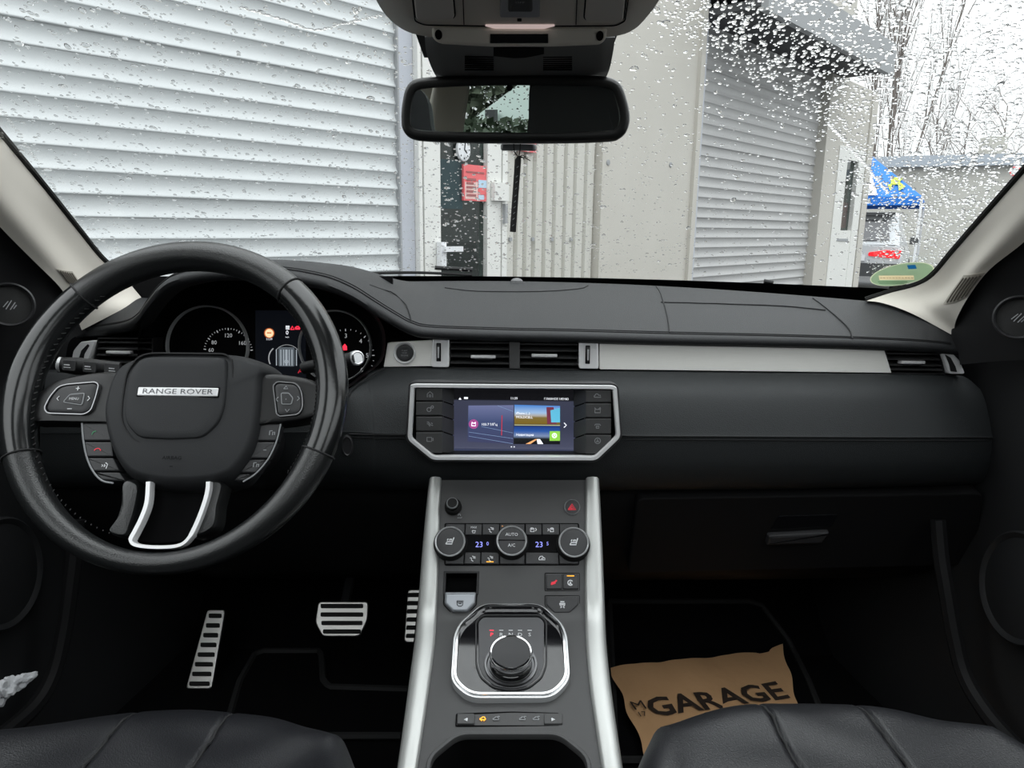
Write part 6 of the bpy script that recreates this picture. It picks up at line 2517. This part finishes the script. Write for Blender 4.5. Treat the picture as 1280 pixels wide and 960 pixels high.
# ------------------------------------------------------------------ silver car (rear view) behind the garage
def suv(name, label, loc, rz, paint, group=None):
    root = thing(name, label, 'car', loc, rz, group)
    # local: x across, y forward (rear at y=0), z up
    secs = [(-.02, .45, .50, .80), (.05, .42, .95, .90), (.10, .40, 1.05, .92)]
    b = MB()
    prof_ = []
    rows_ = []
    ys = [(.0, .40, .98, .86), (.06, .30, 1.02, .91), (.6, .22, 1.04, .94), (2.0, .20, 1.02, .95), (3.3, .22, .98, .94), (4.2, .30, .85, .88), (4.45, .40, .66, .74)]
    for y_, zb_, zt_, hw in ys:
        rows_.append([(-hw * .92, y_, zb_), (-hw, y_, zb_ + .18), (-hw, y_, zt_ - .2), (-hw * .95, y_, zt_), (0, y_, zt_ + .03), (hw * .95, y_, zt_), (hw, y_, zt_ - .2), (hw, y_, zb_ + .18), (hw * .92, y_, zb_)])
    grid(b, rows_)
    b.add(rows_[0], [tuple(range(9))])
    b.add(rows_[-1], [tuple(reversed(range(9)))])
    obj('body', b, paint, root, local=True, smooth=35)
    b = MB()
    rows_ = []
    for y_, w1, zt_ in ((.02, .86, 1.02), (.28, .76, 1.58), (.6, .74, 1.66), (1.8, .73, 1.67), (2.4, .72, 1.58), (3.2, .82, 1.02)):
        rows_.append([(-.88, y_ if y_ > .1 and y_ < 3 else y_, 1.0), (-w1, y_, zt_ - .03), (-w1 * .9, y_, zt_), (w1 * .9, y_, zt_), (w1, y_, zt_ - .03), (.88, y_, 1.0)])
    grid(b, rows_)
    obj('cabin', b, paint, root, local=True, smooth=35)
    b = MB()
    b.add([(-.66, .035, 1.10), (.66, .035, 1.10), (.60, .225, 1.50), (-.60, .225, 1.50)], [(0, 1, 2, 3)])
    b.v = [(x_, y_ - .012, z_ + .006) for x_, y_, z_ in b.v]
    obj('rear_window', b, m_cglass, root, local=True)
    b = MB()
    lb(-.70, .70, .10, .30, 1.585, 1.645, b)
    obj('roof_spoiler', b, m_soffit, root, local=True)
    for s_ in (-1, 1):
        b = MB()
        pl_ = Plane((s_ * .62, -.005, .84), (1, 0, 0), (0, 0, 1))
        plate(b, pl_, round_poly([(-s_ * .30, -.04), (s_ * .25, -.085), (s_ * .28, .075), (s_ * .0, .08), (-s_ * .30, .03)] if s_ > 0 else [(s_ * .28, .075), (s_ * .25, -.085), (-s_ * .30, -.04), (-s_ * .30, .03), (0, .08)], .02, 3), -.05, .02, .01)
        obj('tail_lamp', b, m_tail, root, local=True)
        b = MB()
        for yw in (.85, 3.55):
            wpl = Plane((s_ * .93, yw, .34), (0, s_, 0), (0, 0, 1))
            lathe(b, wpl, 0, 0, [(.34, -.2), (.34, .0), (.30, .02), (.05, .015)], 24)
        obj('wheel', b, m_tyre, root, local=True)
        b = MB()
        lb(min(s_ * .93, s_ * 1.1), max(s_ * .93, s_ * 1.1), 2.75, 2.9, 1.0, 1.16, b)
        obj('door_mirror', b, m_soffit, root, local=True)
    b = MB()
    lb(-.86, .86, -.06, .12, .40, .66, b)
    obj('bumper', b, m_soffit, root, local=True)
    b = MB()
    lb(-.26, .26, -.03, .02, .70, .81, b)
    obj('number_plate', b, m_white_t, root, local=True)
    return root


cpos = CAM + ray(1127, 317) * 14 - Vector((math.cos(math.radians(-30)), math.sin(math.radians(-30)), 0)) * .9
suv('parked_car', 'silver car with red tail lamps parked beyond the garage', (cpos.x, cpos.y, 0), math.radians(-30), m_silver)
suv('parked_car', 'pale green grey car parked behind, reflected in the mirror', (1.2, -10.5, 0), math.radians(96), mat('pale green grey paint', (.42, .50, .47), .3, .2, coat=.6))

# blue tent
tp0 = CAM + ray(1062, 300) * 21.0
tn = thing('blue_tent', 'blue market tent roof with white stripe behind the silver car', 'tent', (tp0.x, tp0.y, 0), math.radians(-30))
TZ1 = (CAM + ray(1066, 186) * 21.0).z
TZ0 = (CAM + ray(1160, 249) * 20.0).z
b = MB()
hw = 1.75
b.add([(-hw, -hw, TZ0), (hw, -hw, TZ0), (hw, hw, TZ0), (-hw, hw, TZ0), (0, 0, TZ1), (-hw, -hw, TZ0 - .22), (hw, -hw, TZ0 - .22), (hw, hw, TZ0 - .22), (-hw, hw, TZ0 - .22)],
      [(0, 1, 4), (1, 2, 4), (2, 3, 4), (3, 0, 4), (5, 6, 1, 0), (6, 7, 2, 1), (7, 8, 3, 2), (8, 5, 0, 3)])
obj('canopy', b, m_blue_t, tn, local=True, smooth=0)
b = MB()
apx, c1_ = Vector((0, 0, TZ1 + .01)), Vector((hw * .62, -hw, TZ0 + .02))
for w_ in (0.0,):
    v0, v1 = Vector((.03, -.05, TZ1 - .02)), Vector((.42, -hw, TZ0 + .02))
    b.add([v0, v1, v1 + Vector((.30, 0, 0)), v0 + Vector((.08, 0, -.03))], [(0, 1, 2, 3)])
b.v = [(x_, y_ - .02, z_ + .02) for x_, y_, z_ in b.v]
obj('white_stripe', b, m_white_t, tn, local=True)
b = MB()
for q in ([(.95, .66), (1.25, .66), (1.15, .80), (.98, .80)], [(1.12, .72), (1.34, .84), (1.2, .92)], [(.9, .80), (1.02, .78), (1.0, .92)]):
    n_ = len(q)
    b.add([(x_, -hw * t_ - .03, TZ1 + (TZ0 - TZ1) * t_ + .03) for x_, t_ in q], [tuple(range(n_))])
obj('lime_print', b, m_yellow_t, tn, local=True)
for sx_ in (-1, 1):
    for sy_ in (-1, 1):
        b = MB()
        lb(sx_ * hw - .03, sx_ * hw + .03, sy_ * hw - .03, sy_ * hw + .03, 0, TZ0, b)
        obj('tent_leg', b, m_white_t, tn, local=True)

# far cream building with blue grey roof edge
fb_ = thing('far_building', 'long cream building with blue grey roof edge behind the blue tent', 'building', (18, 28, 0), math.radians(-24))
b = MB()
lb(-9, 22, 0, 3, 0, 3.75, b)
obj('wall', b, m_render, fb_, local=True)
b = MB()
lb(-9.2, 22.2, -.3, 3.2, 3.75, 4.15, b)
obj('roof_edge', b, m_bluegrey, fb_, local=True)
b = MB()
cpt = CAM + ray(1242, 190) * 36
czt = (CAM + ray(1242, 172) * 36).z
abox(b, cpt.x - .45, cpt.x + .45, cpt.y - .3, cpt.y + .5, 3.7, czt)
obj('chimney', b, m_render, fb_)
pp = CAM + ray(1262, 260) * 13
pz = thing('road_sign', 'small white road sign with red edge on a pale post', 'sign', (pp.x, pp.y, 0), math.radians(-35))
b = MB()
lb(-.04, .04, -.04, .04, 0, 2.6, b)
obj('sign_post', b, m_bluegrey, pz, local=True)
sz = (CAM + ray(1262, 215) * 13).z
spl2 = Plane((0, -.06, sz), (1, 0, 0), (0, 0, 1))
b = MB()
lathe(b, spl2, 0, 0, [(.085, -.02), (.085, .0), (.08, .006), (.06, .006)], 24)
obj('sign_ring', b, m_poster, pz, local=True)
b = MB()
lathe(b, spl2, 0, 0, [(.06, -.01), (.06, .008), (.01, .008)], 24)
obj('sign_face', b, m_white_t, pz, local=True)


# ------------------------------------------------------------------ bare trees
def tree(label, base, hgt, spread, n_lv, seed, upright, stems=1):
    rg2 = random.Random(seed)
    b = MB()

    def grow(p, d, L, r, lv):
        n_ = 4 if lv < 2 else 3
        pts = [p]
        dd = d.copy()
        for i in range(n_):
            dd = (dd + Vector((rg2.uniform(-1, 1), rg2.uniform(-1, 1), rg2.uniform(-.2, .5) + upright * .25)) * (.10 if lv == 0 else .22)).normalized()
            pts.append(pts[-1] + dd * (L / n_))
        rs_ = [r * (1 - .55 * i / n_) for i in range(n_ + 1)]
        tube(b, pts, rs_, 5 if lv < 2 else 3)
        if lv >= n_lv:
            return
        k_ = {0: 11, 1: 6, 2: 5, 3: 3}.get(lv, 3)
        for i in range(k_):
            t_ = (.28 if lv == 0 else .2) + (.72 if lv == 0 else .8) * (i + rg2.random()) / k_
            f_ = t_ * n_
            j = min(n_ - 1, int(f_))
            q = pts[j].lerp(pts[j + 1], f_ - j)
            a_ = rg2.uniform(0, 2 * PI)
            side = Vector((math.cos(a_), math.sin(a_), 0)) * spread
            nd = (dd * .5 + side + Vector((0, 0, .35 + upright))).normalized()
            grow(q, nd, L * rg2.uniform(.36, .58) * (1.1 - .4 * t_), r * .42, lv + 1)
    for st_ in range(stems):
        a_ = 2 * PI * st_ / stems
        o2 = Vector((math.cos(a_), math.sin(a_), 0)) * (.25 if stems > 1 else 0)
        grow(o2, (Vector((0, 0, 1)) + o2 * rg2.uniform(.2, .6)).normalized(), hgt * rg2.uniform(.8, 1), hgt * (.0036 if stems > 1 else .007), 0)
    o_ = obj('bare_tree', b, m_bark, None, (0, 0, 0), smooth=60)
    o_.location = base
    tag(o_, label, 'tree')
    return o_


def tpos(u, D):
    p = CAM + ray(u, 285) * D
    return (p.x, p.y, 0)


tree('tall upright bare tree rising just beyond the garage roof', tpos(1104, 40), 15.5, .30, 3, 11, 1.3, 6)
tree('second slim bare tree close beside the tall upright one', tpos(1140, 44), 10.5, .34, 3, 12, 1.2, 2)
tree('low spreading bare tree above the middle of the cream building', tpos(1190, 48), 9.5, 1.0, 4, 13, .1)
tree('bare tree with a forked crown behind the chimney', tpos(1252, 62), 13.0, .9, 4, 14, .2)
tree('bushy bare tree at the far end of the cream building', tpos(1310, 50), 10.0, .9, 4, 15, .2)
tree('thin bare tree between the tall upright one and the low spreading one', tpos(1158, 56), 11, .6, 4, 16, .4)

# hedges behind the car (seen in the mirror)
hd = MB()
rg3 = random.Random(5)
hd2 = MB()
for i in range(20000):
    far = i % 5 > 2
    x_, y_, z_ = (rg3.uniform(-12, 6), rg3.uniform(-17, -16), rg3.uniform(0.02, 4.2)) if far else (rg3.uniform(-5, 3), rg3.uniform(-6.6, -6.0), rg3.uniform(0.02, 1.12))
    c_ = Vector((x_, y_, z_))
    a_ = Vector((rg3.uniform(-1, 1), rg3.uniform(-1, 1), rg3.uniform(-1, 1))).normalized() * (.2 if far else .07)
    e_ = a_.cross(Vector((rg3.uniform(-1, 1), rg3.uniform(-1, 1), rg3.uniform(-1, 1)))).normalized() * (.13 if far else .045)
    (hd2 if far else hd).add([c_ - a_, c_ + e_, c_ + a_, c_ - e_], [(0, 1, 2, 3)])
tag(obj('hedge', hd, m_hedge, smooth=0), 'low dark green hedge behind the car, seen in the mirror', 'hedge', None, 'stuff')
tag(obj('hedge', hd2, mat('grey green hedge leaves', (.09, .11, .075), .7), smooth=0), 'tall grey green hedge behind the pale car, seen in the mirror', 'hedge', None, 'stuff')

# ------------------------------------------------------------------ wipers and badge on the glass
def glass_pt(u, v):
    """photo ray against the windscreen; returns point, tangents, outward normal"""
    r = ray(u, v)
    lo_, hi_ = 0.45, 1.6
    for _ in range(40):
        mid = (lo_ + hi_) / 2
        p = CAM + r * (mid / r.y)
        # find t for this p
        a_, b_ = 0.0, 1.0
        for _k in range(30):
            t_ = (a_ + b_) / 2
            wx = .70 - .10 * t_
            x_ = p.x / wx
            yw = (1.47 - .25 * x_ * x_) + ((.64 - .09 * x_ * x_) - (1.47 - .25 * x_ * x_)) * t_
            if yw > p.y:
                a_ = t_
            else:
                b_ = t_
        q = wind(p.x / (.70 - .10 * t_), t_)
        if p.z < q.z:
            lo_ = mid
        else:
            hi_ = mid
        # inside while below the glass
    x_ = p.x / (.70 - .10 * t_)
    e1 = (wind(x_ + .01, t_) - wind(x_ - .01, t_)).normalized()
    e2 = (wind(x_, t_ + .01) - wind(x_, t_ - .01)).normalized()
    n_ = e1.cross(e2).normalized()
    if n_.dot(r) < 0:
        n_ = -n_
    return q, e1, e2, n_


p, e1, e2, n_ = glass_pt(1124.5, 342)
gp_ = Plane(p - n_ * .006, e1, e2)
if gp_.n.dot(CAM - p) < 0:
    gp_ = Plane(p - n_ * .006, e1, -e2)
o_ = ccw([gp_.uv(1124.5 + 33.5 * math.cos(a_) , 342.5 + 16.5 * math.sin(a_) + 2.5 * math.cos(a_)) for a_ in [2 * PI * i / 48 for i in range(48)]])
stk_loc = p - n_ * .006
stk = thing('windscreen_sticker', 'oval green sticker with cream strip low on the passenger side windscreen', 'sticker', stk_loc)


def bar_at(u0, v0, u1, v1, half_px, c2):
    """a printed rectangle between two photo points"""
    A_, B_2 = gp_.uv(u0, v0), gp_.uv(u1, v1)
    d = Vector((B_2[0] - A_[0], B_2[1] - A_[1]))
    L_ = d.length
    d.normalize()
    ex = gp_.x * d.x + gp_.y * d.y
    ey = gp_.n.cross(ex)
    c0 = gp_.w((A_[0] + B_2[0]) / 2, (A_[1] + B_2[1]) / 2) - stk_loc
    return (tuple(c0), tuple(ex), tuple(ey), L_ / 2, half_px * abs(gp_.uv(u0, v0 + 1)[1] - gp_.uv(u0, v0)[1]), c2)


bars_ = [bar_at(1099, 343.5, 1144, 350.5, 3.0, (.93, .84, .66)), bar_at(1124, 332, 1135, 333, 2.8, (.08, .33, .55)), bar_at(1102, 350, 1140, 356, .5, (.22, .36, .22)), bar_at(1105, 353, 1138, 358, .4, (.22, .36, .22))]
b = MB()
plate(b, gp_, o_, -.0004, .0)
obj('sticker_disc', b, film('pale green sticker film', (.56, .66, .52), .7, bars_), stk)
b = MB()
ring(b, gp_, inset(o_, -.0016), o_, -.0004, .0, .0001)
obj('sticker_edge', b, film('cream sticker edge', (.88, .90, .76), .7), stk)
a1_ = gp_.uv(1100, 344)
a2_ = gp_.uv(1143, 350)
ang_ = math.atan2(a2_[1] - a1_[1], a2_[0] - a1_[0])
b = MB()
for q in range(11):           # unreadable print on the strip
    t0 = (q + .5) / 11
    u_, v_ = 1101 + 41 * t0, 344 + 6.2 * t0
    icon_mb(gp_, [[(-.5, -.6 + .3 * (q % 3)), (-.3, .7)], [(.3, -.6), (.5, .6 - .3 * (q % 2))]], u_, v_, 1.9, .0003, .7, b)
obj('sticker_lettering', b, mat('brown sticker lettering', (.50, .40, .26), .6), stk)

for lab, pts, wid in (('black wiper blade resting at the windscreen base by the instrument hood', [(400, 352), (440, 350), (500, 348), (540, 348.5), (590, 351)], .004), ('black wiper arm end at the windscreen base above the passenger dash', [(918, 365), (935, 363.5), (950, 365), (966, 368)], .006)):
    wpd = []
    for u, v in cat(pts, 14):
        p, e1, e2, n_ = glass_pt(u, v)
        wpd.append(p + n_ * .012)
    wt = thing('windscreen_wiper', lab, 'wiper', wpd[0])
    b = MB()
    tube(b, wpd, wid, 7, flat=.7)
    obj('blade', b, m_rubber, wt)
    b = MB()
    k_ = len(wpd)
    tube(b, [q + Vector((0, .006, .010)) for q in wpd[k_ * 3 // 4:]], .004, 7)
    obj('arm', b, m_black, wt)

# ------------------------------------------------------------------ rain on the windscreen
rr_ = np.random.default_rng(4)


def wiper_zone(u, v):
    """0 = freshly wiped, 1 = unwiped and dense"""
    if u > 800:
        d1 = math.hypot(u - 700, v - 560)      # right sweep
        if u > 1075 + (v - 240) * .35 and v > 150:
            return 1.0
        e = np.interp(u, [780, 820, 880, 960, 1030, 1060, 1110, 1160], [-60, 30, 72, 112, 155, 190, 250, 330])
        return 1.0 if v < e else 0.0
    if u > 480:
        return 1.0 if v < np.interp(u, [480, 780], [20, -60]) else 0.0
    e = np.interp(u, [-100, 180, 330, 460, 480], [-60, -20, 18, 32, 22])
    if v < e:
        return .8
    if u < np.interp(v, [0, 140, 320, 420], [-60, 0, 125, 190]):
        return .7
    return 0.0


drops = []
tries = 0
while len(drops) < 16000 and tries < 15000:
    tries += 1
    x_ = rr_.uniform(-.97, .97)
    t_ = rr_.uniform(.10, .985)
    p = wind(x_, t_)
    u, v = proj(p)
    zf = wiper_zone(u, v) if -150 < u < 1430 and v > -200 else .6
    big = zf > .5
    if not big and rr_.random() > (.70 if 540 < u < 760 else .66 if u < 540 else .36):
        continue
    if big and zf < .9 and rr_.random() > .85:
        continue
    r_ = float(rr_.lognormal(math.log(.00128 if big else .00118), .40))
    if big and rr_.random() < .03:
        r_ *= 1.8
    drops.append((x_, t_, min(r_, .0042), big))
    if big and zf > .9:                      # crowd the unwiped corner
        for _ in range(2):
            drops.append((x_ + rr_.normal() * .03, min(.985, t_ + rr_.normal() * .02), float(min(.003, rr_.lognormal(math.log(.00120), .36))), True))
NS = 10
V, FC = [], []
base_f = []
prof_d = [(1.0, 0.0), (.92, .42), (.62, .80), (.25, .97)]
for x_, t_, r_, big in drops:
    if not (-.985 < x_ < .985 and .09 < t_ < .99):
        continue
    c_ = wind(x_, t_)
    e1 = (wind(x_ + .004, t_) - c_).normalized()
    e2 = (wind(x_, t_ + .004) - c_).normalized()
    n_ = e1.cross(e2).normalized()
    if n_.z < 0:
        n_ = -n_
    c_ = c_ + n_ * .0052
    ex = float(rr_.uniform(.85, 1.35))
    ey = float(rr_.uniform(.95, 1.35))
    ph = rr_.uniform(0, 6.28)
    hgt = r_ * (.50 if big else .45)
    b0 = len(V)
    for pr, ph_ in prof_d:
        for i in range(NS):
            a_ = 2 * PI * i / NS
            w_ = 1 + .14 * math.sin(2 * a_ + ph) + .08 * math.sin(3 * a_ + 2 * ph)
            q = c_ + e1 * (r_ * ex * pr * w_ * math.cos(a_)) + e2 * (r_ * ey * pr * w_ * math.sin(a_)) + n_ * (hgt * ph_)
            V.append((q.x, q.y, q.z))
    hand = e1.cross(e2).dot(n_) > 0
    fl_ = []
    for k_ in range(len(prof_d) - 1):
        for i in range(NS):
            j = (i + 1) % NS
            fl_.append((b0 + k_ * NS + i, b0 + k_ * NS + j, b0 + (k_ + 1) * NS + j, b0 + (k_ + 1) * NS + i))
    fl_.append(tuple(b0 + (len(prof_d) - 1) * NS + i for i in range(NS)))
    fl_.append(tuple(b0 + i for i in reversed(range(NS))))
    FC += fl_ if hand else [f[::-1] for f in fl_]
rain = MB()
rain.v, rain.f = V, FC
tag(obj('raindrops', rain, m_water, smooth=60), 'clear raindrops scattered over the outside of the windscreen', 'raindrops', None, 'stuff')
# water bead line left by the wiper on the driver side
wl_ = MB()
for line in ([(-20, 112), (20, 168), (60, 228), (100, 285), (128, 325)], [(300, 16), (350, 30), (395, 44), (430, 36), (475, 26)], [(1036, 160), (1060, 186), (1090, 222), (1110, 246)]):
    for u, v in cat(line, 60):
        p, e1, e2, n_ = glass_pt(u, v)
        q = p + n_ * (.0056)
        rr2 = .0010 + .0007 * random.random()
        lp_ = Plane(q, e1, e2) if e1.cross(e2).dot(n_) > 0 else Plane(q, e2, e1)
        lathe(wl_, lp_, random.uniform(-.001, .001), random.uniform(-.001, .001), [(rr2, 0), (rr2 * .9, rr2 * .45), (rr2 * .4, rr2 * .75)], 8, sy=1.6)
tag(obj('wiper_streak', wl_, m_water, smooth=60), 'beaded water line left at the wiper edge on the glass', 'water streak', None, 'stuff')
# drops on the rear window
rd = MB()
for i in range(900):
    x_, t_ = rr_.uniform(-.5, .5), rr_.uniform(.03, .97)
    q = Vector((x_ * (1 - .15 * t_), -1.595 + .08 * t_, H - .11 + .32 * t_))
    rr2 = float(rr_.uniform(.002, .0055))
    lathe(rd, Plane(q, (-1, 0, 0), (0, .24, 1)), 0, 0, [(rr2, 0), (rr2 * .9, rr2 * .45), (rr2 * .4, rr2 * .75)], 6)
tag(obj('rear_raindrops', rd, m_water, smooth=60), 'raindrops on the rear window seen in the mirror', 'raindrops', None, 'stuff')
for o_ in list(bpy.data.objects):
    if 's0' in o_:
        del o_['s0']
